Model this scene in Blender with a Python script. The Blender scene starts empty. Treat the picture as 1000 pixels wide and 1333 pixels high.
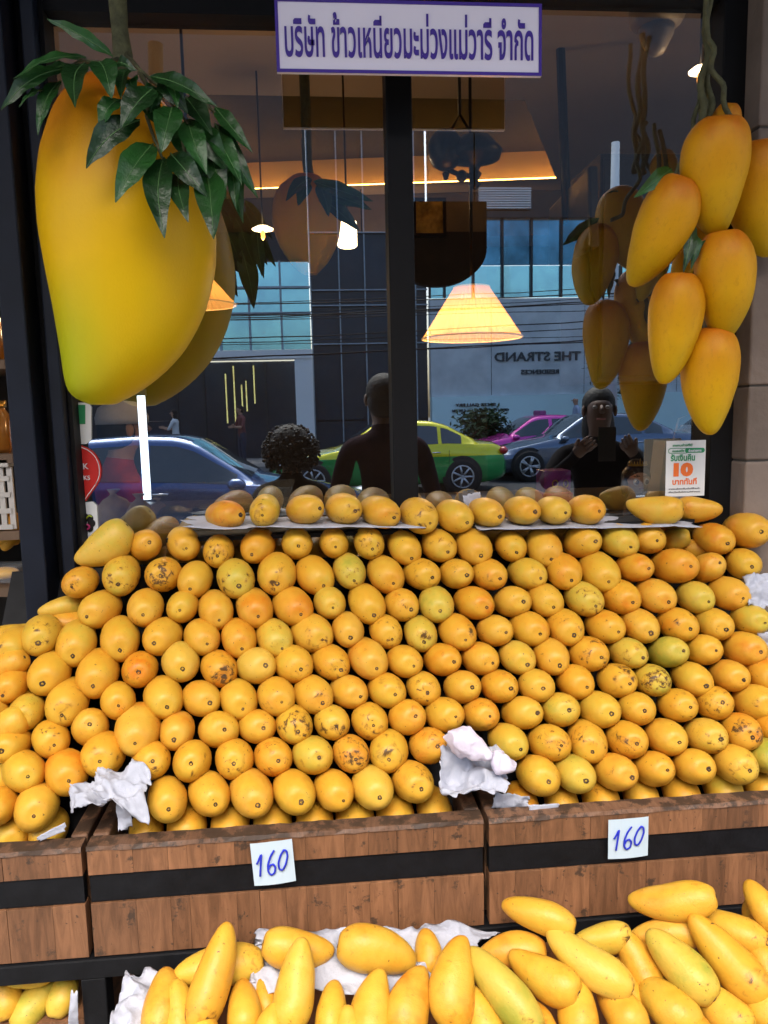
import bpy, bmesh, math, random
from mathutils import Vector, Matrix, noise
from mathutils.bvhtree import BVHTree
R = math.radians
rnd = random.Random(7)
scene = bpy.context.scene
COL = scene.collection

# ------------------------------------------------------------------ camera
CAM_Z = 1.52
PITCH, YAW, ROLL = R(7.5), R(5.0), R(1.3)
fw = Vector((math.sin(YAW)*math.cos(PITCH), math.cos(YAW)*math.cos(PITCH), -math.sin(PITCH)))
r0 = Vector((math.cos(YAW), -math.sin(YAW), 0))
u0 = r0.cross(fw)
rt = (r0*math.cos(ROLL) - u0*math.sin(ROLL)).normalized()
up = (u0*math.cos(ROLL) + r0*math.sin(ROLL)).normalized()
CAM = Vector((0, 0, CAM_Z))
cam_d = bpy.data.cameras.new('camera')
cam = bpy.data.objects.new('camera', cam_d); COL.objects.link(cam)
cam_d.sensor_fit = 'HORIZONTAL'; cam_d.sensor_width = 36; cam_d.lens = 36
cam_d.clip_start = 0.02; cam_d.clip_end = 400
m3 = Matrix((rt, up, -fw)).transposed()
cam.matrix_world = Matrix.Translation(CAM) @ m3.to_4x4()
scene.camera = cam

# ------------------------------------------------------------------ light
SUN_EL, SUN_AZ = R(57), R(188)       # veiled sun over the far side of the road, soft light falling on the stand
world = bpy.data.worlds.new('World'); scene.world = world
world.use_nodes = True
wn = world.node_tree
bg = wn.nodes['Background']
sky = wn.nodes.new('ShaderNodeTexSky'); sky.sky_type = 'NISHITA'; sky.sun_disc = False
sky.sun_elevation = SUN_EL; sky.sun_rotation = SUN_AZ
sky.air_density = 1.0; sky.dust_density = 5.0; sky.ozone_density = 1.0
wn.links.new(sky.outputs[0], bg.inputs[0]); bg.inputs[1].default_value = 0.15
sun_d = bpy.data.lights.new('sun', 'SUN'); sun_d.energy = 1.2; sun_d.angle = R(40); sun_d.color = (1, .95, .87)
sun = bpy.data.objects.new('sun', sun_d); COL.objects.link(sun)
sdir = Vector((math.sin(SUN_AZ)*math.cos(SUN_EL), math.cos(SUN_AZ)*math.cos(SUN_EL), math.sin(SUN_EL)))
sun.rotation_euler = sdir.to_track_quat('Z', 'Y').to_euler()
scene.view_settings.view_transform = 'Standard'; scene.view_settings.look = 'None'
scene.view_settings.exposure = 1.55; scene.view_settings.gamma = 1; scene.view_settings.use_curve_mapping = False
scene.cycles.max_bounces = 8; scene.cycles.transparent_max_bounces = 16

# ------------------------------------------------------------------ survey: sight lines to places
def ray(px, py):
    return (rt*((px-500)/1000) + up*(-(py-666.5)/1000) + fw)
def on_y(px, py, y):
    d = ray(px, py); return CAM + d*((y)/d.y)
def on_z(px, py, z):
    d = ray(px, py); return CAM + d*((z-CAM_Z)/d.z)
GY = 1.60                                # the shop window stands here
def street(px, py, V):                   # a place across the road, met by way of the window
    p = on_y(px, py, V); return Vector((p.x, 2*GY - V, p.z))

# ------------------------------------------------------------------ object helpers
def link(o, parent=None):
    COL.objects.link(o)
    if parent is not None: o.parent = parent
    return o
def tag(o, label=None, cat=None, group=None, kind=None):
    if label: o['label'] = label
    if cat: o['category'] = cat
    if group: o['group'] = group
    if kind: o['kind'] = kind
    return o
def thing(name, label, cat, loc=(0, 0, 0), group=None):
    o = bpy.data.objects.new(name, None); o.empty_display_size = .05
    o.location = loc; link(o); return tag(o, label, cat, group)
def mk(name, bm, mats, parent=None, smooth=False, bevel=0):
    me = bpy.data.meshes.new(name)
    bmesh.ops.recalc_face_normals(bm, faces=bm.faces)
    bm.to_mesh(me); bm.free()
    if not isinstance(mats, (list, tuple)): mats = [mats]
    for m in mats: me.materials.append(m)
    if smooth:
        for p in me.polygons: p.use_smooth = True
    o = bpy.data.objects.new(name, me)
    if parent is not None:
        link(o, parent)
        o.matrix_parent_inverse = Matrix.Translation(-Vector(parent.location)) if parent.type == 'EMPTY' and parent.parent is None and parent.rotation_euler[2] == 0 else Matrix()
    else: link(o)
    if bevel:
        b = o.modifiers.new('bevel', 'BEVEL'); b.width = bevel; b.segments = 2; b.limit_method = 'ANGLE'
    return o
def box(bm, x0, x1, y0, y1, z0, z1, mi=0):
    vs = [bm.verts.new((x, y, z)) for z in (z0, z1) for y in (y0, y1) for x in (x0, x1)]
    for f in ((0, 1, 3, 2), (4, 6, 7, 5), (0, 4, 5, 1), (2, 3, 7, 6), (0, 2, 6, 4), (1, 5, 7, 3)):
        bm.faces.new([vs[i] for i in f]).material_index = mi
    return vs
def bx(name, x0, x1, y0, y1, z0, z1, m, parent=None, bevel=0):
    bm = bmesh.new(); box(bm, x0, x1, y0, y1, z0, z1); return mk(name, bm, m, parent, bevel=bevel)
def tube(bm, pts, rad, n=6, mi=0, cap=True):
    pts = [Vector(p) for p in pts]; rings = []
    rads = rad if isinstance(rad, (list, tuple)) else [rad]*len(pts)
    prev = None
    for i, p in enumerate(pts):
        t = (pts[min(i+1, len(pts)-1)] - pts[max(i-1, 0)]).normalized()
        ref = prev if prev is not None else (Vector((0, 0, 1)) if abs(t.z) < .9 else Vector((1, 0, 0)))
        a = (ref - t*ref.dot(t)).normalized(); prev = a; b = t.cross(a)
        rings.append([bm.verts.new(p + (a*math.cos(2*math.pi*k/n) + b*math.sin(2*math.pi*k/n))*rads[i]) for k in range(n)])
    for i in range(len(rings)-1):
        for k in range(n):
            f = bm.faces.new((rings[i][k], rings[i][(k+1) % n], rings[i+1][(k+1) % n], rings[i+1][k])); f.material_index = mi; f.smooth = True
    if cap:
        bm.faces.new(rings[0][::-1]).material_index = mi; bm.faces.new(rings[-1]).material_index = mi
    return rings
def lathe(bm, prof, c=(0, 0, 0), n=20, mi=0, sx=1, sy=1):
    c = Vector(c); rings = []
    for r, z in prof:
        rings.append([bm.verts.new(c + Vector((math.cos(2*math.pi*k/n)*r*sx, math.sin(2*math.pi*k/n)*r*sy, z))) for k in range(n)])
    for i in range(len(rings)-1):
        for k in range(n):
            f = bm.faces.new((rings[i][k], rings[i][(k+1) % n], rings[i+1][(k+1) % n], rings[i+1][k])); f.material_index = mi; f.smooth = True
    if prof[0][0] > 1e-5: bm.faces.new(rings[0][::-1]).material_index = mi
    if prof[-1][0] > 1e-5: bm.faces.new(rings[-1]).material_index = mi
    return rings
def ball(bm, c, rx, ry=None, rz=None, seg=12, rings=8, mi=0):
    ry = ry or rx; rz = rz or rx
    r = bmesh.ops.create_uvsphere(bm, u_segments=seg, v_segments=rings, radius=1)
    bmesh.ops.transform(bm, matrix=Matrix.Translation(c) @ Matrix.Diagonal((rx, ry, rz, 1)), verts=r['verts'])
    for v in r['verts']:
        for f in v.link_faces: f.material_index = mi; f.smooth = True
def poly(bm, pts, mi=0):
    f = bm.faces.new([bm.verts.new(p) for p in pts]); f.material_index = mi; return f

# ------------------------------------------------------------------ materials
MATS = {}
def nodes(m):
    m.use_nodes = True; nt = m.node_tree
    return nt, nt.nodes['Principled BSDF']
def pm(name, col, rough=.6, metal=0, var=.15, scale=8, bump=.0, bscale=60, emit=0, coat=0, spec=.5, alpha=1, trans=0, stretch=None, rand=0, col2=None):
    if name in MATS: return MATS[name]
    m = bpy.data.materials.new(name); nt, b = nodes(m); N, L = nt.nodes, nt.links
    tc = N.new('ShaderNodeTexCoord'); mp = N.new('ShaderNodeMapping'); L.new(tc.outputs['Object'], mp.inputs[0])
    if stretch: mp.inputs['Scale'].default_value = stretch
    oi = N.new('ShaderNodeObjectInfo')
    ad = N.new('ShaderNodeVectorMath'); ad.operation = 'ADD'
    sc = N.new('ShaderNodeVectorMath'); sc.operation = 'SCALE'; sc.inputs[0].default_value = (7.3, 3.1, 5.7); L.new(oi.outputs['Random'], sc.inputs['Scale'])
    L.new(mp.outputs[0], ad.inputs[0]); L.new(sc.outputs[0], ad.inputs[1])
    nz = N.new('ShaderNodeTexNoise'); nz.inputs['Scale'].default_value = scale; nz.inputs['Detail'].default_value = 6; nz.inputs['Roughness'].default_value = .6
    L.new(ad.outputs[0], nz.inputs['Vector'])
    cr = N.new('ShaderNodeValToRGB'); cr.color_ramp.elements[0].position = .3; cr.color_ramp.elements[1].position = .7
    c2 = col2 or tuple(min(1, c*(1+var)) for c in col); c1 = tuple(c*(1-var) for c in col)
    cr.color_ramp.elements[0].color = (*c1, 1); cr.color_ramp.elements[1].color = (*c2, 1)
    L.new(nz.outputs['Fac'], cr.inputs[0])
    out = cr.outputs[0]
    if rand:
        hs = N.new('ShaderNodeHueSaturation'); mr = N.new('ShaderNodeMapRange')
        mr.inputs['To Min'].default_value = 1-rand; mr.inputs['To Max'].default_value = 1+rand
        L.new(oi.outputs['Random'], mr.inputs[0]); L.new(mr.outputs[0], hs.inputs['Value']); L.new(out, hs.inputs['Color']); out = hs.outputs[0]
    L.new(out, b.inputs['Base Color'])
    b.inputs['Roughness'].default_value = rough; b.inputs['Metallic'].default_value = metal
    b.inputs['Coat Weight'].default_value = coat; b.inputs['Specular IOR Level'].default_value = spec
    b.inputs['Alpha'].default_value = alpha; b.inputs['Transmission Weight'].default_value = trans
    if emit: L.new(out, b.inputs['Emission Color']); b.inputs['Emission Strength'].default_value = emit
    if bump:
        n2 = N.new('ShaderNodeTexNoise'); n2.inputs['Scale'].default_value = bscale; n2.inputs['Detail'].default_value = 5; L.new(ad.outputs[0], n2.inputs['Vector'])
        bp = N.new('ShaderNodeBump'); bp.inputs['Strength'].default_value = bump; bp.inputs['Distance'].default_value = .01
        L.new(n2.outputs['Fac'], bp.inputs['Height']); L.new(bp.outputs[0], b.inputs['Normal'])
    MATS[name] = m; return m

def math_n(N, L, op, a, b=None, clamp=False):
    n = N.new('ShaderNodeMath'); n.operation = op; n.use_clamp = clamp
    for i, v in enumerate((a, b)):
        if v is None: continue
        if hasattr(v, 'is_output'): L.new(v, n.inputs[i])
        else: n.inputs[i].default_value = v
    return n.outputs[0]
def mixc(N, L, fac, a, b):
    n = N.new('ShaderNodeMix'); n.data_type = 'RGBA'
    for s, v in ((n.inputs[0], fac), (n.inputs[6], a), (n.inputs[7], b)):
        if hasattr(v, 'is_output'): L.new(v, s)
        else: s.default_value = v
    return n.outputs[2]
def ramp(N, L, src, a, b):
    n = N.new('ShaderNodeMapRange'); n.inputs['From Min'].default_value = a; n.inputs['From Max'].default_value = b
    n.interpolation_type = 'SMOOTHSTEP'; L.new(src, n.inputs[0]); return n.outputs[0]

def mango_material():
    m = bpy.data.materials.new('mango_skin'); nt, b = nodes(m); N, L = nt.nodes, nt.links
    tc = N.new('ShaderNodeTexCoord'); oi = N.new('ShaderNodeObjectInfo')
    sc = N.new('ShaderNodeVectorMath'); sc.operation = 'SCALE'; sc.inputs[0].default_value = (9.3, 4.1, 6.7); L.new(oi.outputs['Random'], sc.inputs['Scale'])
    ad = N.new('ShaderNodeVectorMath'); ad.operation = 'ADD'; L.new(tc.outputs['Object'], ad.inputs[0]); L.new(sc.outputs[0], ad.inputs[1])
    vs_ = N.new('ShaderNodeVectorMath'); vs_.operation = 'SCALE'; L.new(ad.outputs[0], vs_.inputs[0]); L.new(math_n(N, L, 'ADD', math_n(N, L, 'MULTIPLY', math_n(N, L, 'FRACT', math_n(N, L, 'MULTIPLY', oi.outputs['Random'], 37.0)), .9), .6), vs_.inputs['Scale'])
    V = vs_.outputs[0]
    def nz(s, d=4, r=.55, dist=0):
        n = N.new('ShaderNodeTexNoise'); n.inputs['Scale'].default_value = s; n.inputs['Detail'].default_value = d; n.inputs['Roughness'].default_value = r
        n.inputs['Distortion'].default_value = dist; L.new(V, n.inputs['Vector']); return n.outputs['Fac']
    sep = N.new('ShaderNodeSeparateColor'); L.new(oi.outputs['Color'], sep.inputs[0])
    ripe, blem, pale = sep.outputs[0], sep.outputs[1], sep.outputs[2]
    sx = N.new('ShaderNodeSeparateXYZ'); L.new(tc.outputs['Object'], sx.inputs[0])
    big = nz(14, 3)
    f = math_n(N, L, 'ADD', ripe, math_n(N, L, 'MULTIPLY', math_n(N, L, 'SUBTRACT', big, .5), .95))
    f = math_n(N, L, 'ADD', f, math_n(N, L, 'MULTIPLY', math_n(N, L, 'SUBTRACT', nz(55, 5), .5), .42), True)
    cr = N.new('ShaderNodeValToRGB'); e = cr.color_ramp.elements
    e[0].position = 0; e[0].color = (.25, .29, .033, 1); e[1].position = 1; e[1].color = (.58, .165, .006, 1)
    for p, c in ((.25, (.48, .37, .045, 1)), (.5, (.59, .342, .030, 1)), (.8, (.60, .275, .020, 1))):
        k = e.new(p); k.color = c
    L.new(f, cr.inputs[0]); c = cr.outputs[0]
    c = mixc(N, L, math_n(N, L, 'MULTIPLY', pale, ramp(N, L, nz(22, 3), .25, .75)), c, (.62, .39, .062, 1))
    # dusty bruising
    c = mixc(N, L, math_n(N, L, 'MULTIPLY', ramp(N, L, nz(35, 6, .7), .56, .72), .45), c, (.50, .26, .03, 1))
    # lenticels
    vo = N.new('ShaderNodeTexVoronoi'); vo.inputs['Scale'].default_value = 330; L.new(V, vo.inputs['Vector'])
    c = mixc(N, L, math_n(N, L, 'MULTIPLY', math_n(N, L, 'SUBTRACT', 1, ramp(N, L, vo.outputs['Distance'], .10, .3)), .22), c, (.50, .30, .05, 1))
    # sap burn and black flecks, mostly round the stem end
    near = ramp(N, L, sx.outputs[2], .005, .062)
    th = math_n(N, L, 'ADD', nz(75, 5, .62, .6), math_n(N, L, 'MULTIPLY', math_n(N, L, 'MULTIPLY', near, blem), .20))
    gate = ramp(N, L, math_n(N, L, 'ADD', nz(28, 2), math_n(N, L, 'MULTIPLY', blem, .16)), .58, .66)
    st = math_n(N, L, 'MULTIPLY', ramp(N, L, th, .70, .75), gate)
    hal = math_n(N, L, 'MULTIPLY', ramp(N, L, th, .60, .72), ramp(N, L, gate, 0, 1))
    c = mixc(N, L, math_n(N, L, 'MULTIPLY', hal, .6), c, (.30, .13, .015, 1))
    c = mixc(N, L, math_n(N, L, 'MULTIPLY', st, .9), c, (.07, .035, .012, 1))
    fl = math_n(N, L, 'MULTIPLY', ramp(N, L, nz(170, 3), .67, .71), ramp(N, L, nz(30, 2), .42, .56))
    c = mixc(N, L, math_n(N, L, 'MULTIPLY', fl, .9), c, (.06, .035, .015, 1))
    L.new(c, b.inputs['Base Color'])
    ro = N.new('ShaderNodeMapRange'); ro.inputs['To Min'].default_value = .34; ro.inputs['To Max'].default_value = .52; L.new(nz(40, 3), ro.inputs[0]); L.new(ro.outputs[0], b.inputs['Roughness'])
    b.inputs['Specular IOR Level'].default_value = .33
    bp = N.new('ShaderNodeBump'); bp.inputs['Strength'].default_value = .22; bp.inputs['Distance'].default_value = .003
    L.new(math_n(N, L, 'ADD', nz(90, 4), math_n(N, L, 'MULTIPLY', vo.outputs['Distance'], .25)), bp.inputs['Height']); L.new(bp.outputs[0], b.inputs['Normal'])
    return m
M_MANGO = mango_material()
M_SCAR = pm('stem_scar_bark', (.085, .045, .018), .8, var=.6, rand=.5, scale=300, bump=.5, bscale=400)

def giant_material():
    m = bpy.data.materials.new('painted_mango'); nt, b = nodes(m); N, L = nt.nodes, nt.links
    tc = N.new('ShaderNodeTexCoord'); sx = N.new('ShaderNodeSeparateXYZ'); L.new(tc.outputs['Generated'], sx.inputs[0])
    nz = N.new('ShaderNodeTexNoise'); nz.inputs['Scale'].default_value = 4; nz.inputs['Detail'].default_value = 5; L.new(tc.outputs['Generated'], nz.inputs['Vector'])
    f = math_n(N, L, 'ADD', sx.outputs[2], math_n(N, L, 'MULTIPLY', math_n(N, L, 'SUBTRACT', nz.outputs['Fac'], .5), .22))
    cr = N.new('ShaderNodeValToRGB'); e = cr.color_ramp.elements
    e[0].position = .0; e[0].color = (.52, .38, .003, 1); e[1].position = 1; e[1].color = (.46, .09, .003, 1)
    for p, c in ((.18, (.62, .44, .002, 1)), (.42, (.74, .45, .0015, 1)), (.62, (.71, .40, .0015, 1)), (.82, (.63, .25, .003, 1))):
        k = e.new(p); k.color = c
    L.new(f, cr.inputs[0])
    g = math_n(N, L, 'MULTIPLY', ramp(N, L, math_n(N, L, 'SUBTRACT', .62, sx.outputs[0]), .1, .5), math_n(N, L, 'SUBTRACT', 1, ramp(N, L, sx.outputs[2], .12, .48)))
    c = mixc(N, L, math_n(N, L, 'MULTIPLY', g, .75), cr.outputs[0], (.34, .44, .01, 1))
    L.new(c, b.inputs['Base Color']); b.inputs['Roughness'].default_value = .42; b.inputs['Specular IOR Level'].default_value = .25
    n2 = N.new('ShaderNodeTexNoise'); n2.inputs['Scale'].default_value = 90; n2.inputs['Detail'].default_value = 4; L.new(tc.outputs['Generated'], n2.inputs['Vector'])
    bp = N.new('ShaderNodeBump'); bp.inputs['Strength'].default_value = .12; bp.inputs['Distance'].default_value = .004; L.new(n2.outputs['Fac'], bp.inputs['Height']); L.new(bp.outputs[0], b.inputs['Normal'])
    return m
M_GIANT = giant_material()

def wood_material(name, c1, c2, stain=.5, dark=(.035, .022, .014), sx_=(1, 1, 9)):
    m = bpy.data.materials.new(name); nt, b = nodes(m); N, L = nt.nodes, nt.links
    tc = N.new('ShaderNodeTexCoord'); oi = N.new('ShaderNodeObjectInfo')
    sc = N.new('ShaderNodeVectorMath'); sc.operation = 'SCALE'; sc.inputs[0].default_value = (19.3, 14.1, 6.7); L.new(oi.outputs['Random'], sc.inputs['Scale'])
    ad = N.new('ShaderNodeVectorMath'); ad.operation = 'ADD'; L.new(tc.outputs['Object'], ad.inputs[0]); L.new(sc.outputs[0], ad.inputs[1])
    mp = N.new('ShaderNodeMapping'); mp.inputs['Scale'].default_value = sx_; L.new(ad.outputs[0], mp.inputs[0])
    g = N.new('ShaderNodeTexNoise'); g.inputs['Scale'].default_value = 12; g.inputs['Detail'].default_value = 8; g.inputs['Roughness'].default_value = .65; g.inputs['Distortion'].default_value = .8; L.new(mp.outputs[0], g.inputs['Vector'])
    n = N.new('ShaderNodeTexNoise'); n.inputs['Scale'].default_value = 26; n.inputs['Detail'].default_value = 7; n.inputs['Roughness'].default_value = .7; L.new(ad.outputs[0], n.inputs['Vector'])
    c = mixc(N, L, ramp(N, L, g.outputs['Fac'], .3, .72), (*c1, 1), (*c2, 1))
    hs = N.new('ShaderNodeHueSaturation'); mr = N.new('ShaderNodeMapRange'); mr.inputs['To Min'].default_value = .78; mr.inputs['To Max'].default_value = 1.22
    L.new(oi.outputs['Random'], mr.inputs[0]); L.new(mr.outputs[0], hs.inputs['Value']); L.new(c, hs.inputs['Color']); c = hs.outputs[0]
    s = ramp(N, L, n.outputs['Fac'], .72-.27*stain, .80-.27*stain)
    c = mixc(N, L, math_n(N, L, 'MULTIPLY', s, .85), c, (*dark, 1))
    k = N.new('ShaderNodeTexNoise'); k.inputs['Scale'].default_value = 110; k.inputs['Detail'].default_value = 2; L.new(ad.outputs[0], k.inputs['Vector'])
    c = mixc(N, L, math_n(N, L, 'MULTIPLY', ramp(N, L, k.outputs['Fac'], .70, .74), .8), c, (*dark, 1))
    L.new(c, b.inputs['Base Color']); b.inputs['Roughness'].default_value = .6
    bp = N.new('ShaderNodeBump'); bp.inputs['Strength'].default_value = .35; bp.inputs['Distance'].default_value = .004
    L.new(math_n(N, L, 'ADD', g.outputs['Fac'], math_n(N, L, 'MULTIPLY', n.outputs['Fac'], .5)), bp.inputs['Height']); L.new(bp.outputs[0], b.inputs['Normal'])
    return m
M_PLANK = wood_material('crate_plank', (.125, .055, .023), (.245, .112, .050), .56, sx_=(6, 1, .8))
M_RAIL = wood_material('weathered_rail', (.11, .055, .03), (.17, .09, .05), 1.0, sx_=(9, 1, 1))
M_BAND = pm('black_paint', (.005, .0055, .007), .6, var=.4, scale=30, bump=.15, spec=.22)
M_FRAME = pm('window_frame_metal', (.006, .009, .018), .5, var=.2, scale=14, spec=.25)
M_FRAME_DK = pm('window_gasket', (.004, .004, .005), .6, var=.2, spec=.2)
M_PAPER = pm('white_paper', (.39, .41, .48), .75, var=.12, scale=14, bump=.6, bscale=45)
M_CARD = pm('price_card', (.50, .62, .70), .6, var=.02, scale=12)
M_INK = pm('blue_ink', (.015, .03, .50), .5, var=.1)
M_SIGN = pm('sign_board', (.84, .80, .93), .35, var=.015, scale=6)
M_SIGNTXT = pm('sign_purple', (.045, .012, .30), .4, var=.03)
M_LEAF = pm('leaf_green', (.012, .060, .010), .38, var=.45, scale=18, bump=.25, bscale=80, rand=.45)
M_RIB = pm('leaf_midrib', (.075, .17, .05), .5, var=.1)
M_STALK = pm('stalk_bark', (.075, .075, .030), .75, var=.4, scale=60, bump=.5, bscale=90)
M_WALL = pm('plaster_wall', (.25, .21, .18), .85, var=.16, scale=3, bump=.3, bscale=25)
M_BLACK = pm('black_fabric', (.008, .007, .009), .95, var=.3, scale=20, spec=.1)
# ================================================================== SETTING: ground and the shop's shell

def struct(o): o['kind'] = 'structure'; return o
M_PAVE = pm('paving', (.24, .23, .22), .85, var=.15, scale=2, bump=.3)
M_ASPH = pm('asphalt', (.055, .056, .06), .8, var=.2, scale=3, bump=.4, bscale=200)
struct(bx('pavement', -40, 40, -3.2, 12, -.4, 0, M_PAVE))
struct(bx('kerb', -40, 40, -3.35, -3.203, -.4, .004, pm('kerb_stone', (.35, .34, .32), .8, var=.2)))
struct(bx('road', -200, 200, -18.3, -3.353, -.5, -.08, M_ASPH))
struct(bx('far_pavement', -40, 40, -40, -18.303, -.5, .06, M_PAVE))
struct(bx('ground', -200, 200, -200, 200, -.8, -.52, M_ASPH))
for i in range(14):
    struct(bx('lane_marking', -28+i*4.2, -26+i*4.2, -9.9, -9.78, -.0795, -.074, pm('road_paint', (.7, .7, .68), .6, var=.2, scale=20)))

M_CEIL = pm('brown_ceiling', (.55, .38, .25), .85, var=.08, scale=1.5)
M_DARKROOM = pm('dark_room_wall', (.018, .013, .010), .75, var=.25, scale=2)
M_TRAY = pm('black_ceiling_tray', (.012, .011, .011), .7, var=.2)
M_COVE = pm('cove_plaster', (.46, .33, .16), .8, var=.05)
CZ = 3.0
# room walls
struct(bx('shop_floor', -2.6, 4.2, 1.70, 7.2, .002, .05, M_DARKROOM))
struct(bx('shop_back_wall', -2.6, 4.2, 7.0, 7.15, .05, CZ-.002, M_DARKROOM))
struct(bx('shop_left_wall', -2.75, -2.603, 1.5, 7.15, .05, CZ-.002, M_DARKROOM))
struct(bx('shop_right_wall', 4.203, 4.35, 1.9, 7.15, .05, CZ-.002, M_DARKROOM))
# ceiling with a recessed tray
q = [on_z(150, 121, CZ), on_z(683, 130, CZ), on_z(724, 232, CZ), on_z(331, 246, CZ)]
bm = bmesh.new()
outer = [(-2.75, 1.66), (4.35, 1.66), (4.35, 7.15), (-2.75, 7.15)]
ov = [bm.verts.new((x, y, CZ)) for x, y in outer]; iv = [bm.verts.new(p) for p in q]
for i in range(4):
    j = (i+1) % 4; bm.faces.new((ov[i], ov[j], iv[j], iv[i]))
struct(mk('shop_ceiling', bm, M_CEIL))
H = .20
bm = bmesh.new()
qc = (q[0]+q[1]+q[2]+q[3])/4; qo = [p+(p-qc).normalized()*.16 for p in q]
tv = [bm.verts.new(p+Vector((0, 0, H))) for p in qo]; bv = [bm.verts.new(p+Vector((0, 0, .004))) for p in qo]
for i in range(4):
    j = (i+1) % 4; f = bm.faces.new((bv[i], bv[j], tv[j], tv[i])); f.material_index = 1
bm.faces.new(tv)
struct(mk('ceiling_tray', bm, [M_TRAY, M_COVE]))
def strip(a, b, name, label):
    a, b = Vector(a), Vector(b); n = (b-a).normalized().cross(Vector((0, 0, 1)))
    bm = bmesh.new(); tube(bm, [a+Vector((0, 0, .012)), b+Vector((0, 0, .012))], .006, 6)
    o = mk(name, bm, pm('cove_lamp', (1, .50, .10), emit=9, var=0)); tag(o, label, 'strip light', 'warm strips round the ceiling tray'); return o
ce = (q[0]+q[1]+q[2]+q[3])/4
def inw(p, k=.06): return p - (ce-p).normalized()*k
strip(inw(q[3]), inw(q[2]), 'cove_light', 'warm light strip along the far edge of the black ceiling tray')
strip(inw(q[1], .07), inw(q[2], .07), 'cove_light', 'warm light strip along the right slanting edge of the black ceiling tray')
strip(inw(q[0], .07), inw(q[3], .07), 'cove_light', 'warm light strip along the left edge of the black ceiling tray')
# dropped beam behind the tray
bm = bmesh.new()
a, b = on_z(300, 262, CZ-.02), on_z(745, 250, CZ-.02)
d = (b-a).normalized(); a -= d*1.2; b += d*.3; n = Vector((-d.y, d.x, 0))
if n.y < 0: n = -n
for z0, z1, o0, o1 in ((CZ-.30, CZ-.004, 0, .35),):
    vs = [a+n*o0, b+n*o0, b+n*o1, a+n*o1]
    lo = [bm.verts.new((v.x, v.y, z0)) for v in vs]; hi = [bm.verts.new((v.x, v.y, z1)) for v in vs]
    bm.faces.new(lo[::-1]); bm.faces.new(hi)
    for i in range(4): bm.faces.new((lo[i], lo[(i+1) % 4], hi[(i+1) % 4], hi[i]))
struct(mk('ceiling_beam', bm, pm('beam_paint', (.20, .14, .085), .8, var=.1)))
# facade above, roof: the building whose shade falls on the stand
struct(bx('facade_wall', -9, 9, 1.5, 1.66, 3.35, 4.4, M_WALL))
struct(bx('building_body', -9, 9, 1.662, 14, 3.5, 4.4, M_WALL))
struct(bx('ceiling_slab', -2.75, 4.35, 1.70, 7.15, CZ+.46, CZ+.50, M_TRAY))
struct(bx('neighbour_wall', 4.36, 9, 1.66, 8, 0, 3.34, M_WALL))
struct(bx('neighbour_wall', -9, -2.76, 1.66, 8, 0, 3.34, M_WALL))
bm = bmesh.new()
box(bm, -6, 6, -.2, 1.49, 3.36, 3.42)
can = mk('canopy', bm, pm('canopy_sheet', (.025, .024, .024), .8, var=.15)); tag(can, 'flat dark canopy reaching out over the fruit stand', 'canopy')

# ---- stone pier to the right of the window
x0 = on_y(973, 560, 1.50).x
pier = thing('stone_pier', 'grey brown stone pier right of the shop window behind the hanging mangoes', 'wall', (x0, 1.5, 0))
M_STONE = pm('pier_stone', (.17, .13, .105), .8, var=.25, scale=5, bump=.4, bscale=35, rand=.08)
zj = [0, on_y(985, 600, 1.5).z, on_y(985, 502, 1.5).z, 2.05, 2.75, 3.34]
for i in range(len(zj)-1):
    bx('stone_slab', x0, x0+.75, 1.50, 1.58, zj[i]+.002, zj[i+1]-.002, M_STONE, pier, bevel=.004)
bx('mortar_core', x0+.004, x0+.74, 1.504, 1.57, 0, 3.33, pm('mortar', (.05, .045, .04), .9, var=.2), pier)

# ---- window frame and panes
ZT, ZB = 3.34, .60
win = thing('shop_window', 'large black framed shop window with two tall reflecting panes behind the mango stand', 'window', (0, GY, 0))
def post(pxl, pxr, py, y0, y1, name='post', m=M_FRAME, zb=0.0):
    a, b = on_y(pxl, py, y0).x, on_y(pxr, py, y0).x
    return bx(name, a, b, y0, y1, zb, ZT, m, win, bevel=.003), a, b
_, la, lb = post(8, 40, 500, 1.50, 1.575)
bx('gasket', la+.01, lb+.012, 1.576, 1.60, 0, ZT, M_FRAME_DK, win)
_, ra, rb = post(63, 80, 500, 1.53, 1.60)
bx('gasket', rb+.001, rb+.009, 1.555, 1.615, 0, ZT, M_FRAME_DK, win)
_, ma, mb = post(508, 541, 400, 1.565, 1.63, m=M_FRAME_DK)
_, fa, fb = post(928, 960, 500, 1.555, 1.64, m=M_FRAME_DK)
bx('gasket', fb+.001, x0-.001, 1.60, 1.66, 0, ZT, M_FRAME_DK, win)
zh = on_y(220, 24, 1.58).z
bx('header_rail', rb+.002, ma-.002, 1.56, 1.62, zh, ZT-.002, M_FRAME_DK, win)
zh2 = on_y(800, 1, 1.58).z
bx('header_rail', mb+.002, fa-.002, 1.56, 1.62, zh2, ZT-.002, M_FRAME_DK, win)
bx('bottom_rail', rb+.002, fa-.002, 1.575, 1.63, ZB-.2, ZB+.02, M_FRAME_DK, win)

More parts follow.
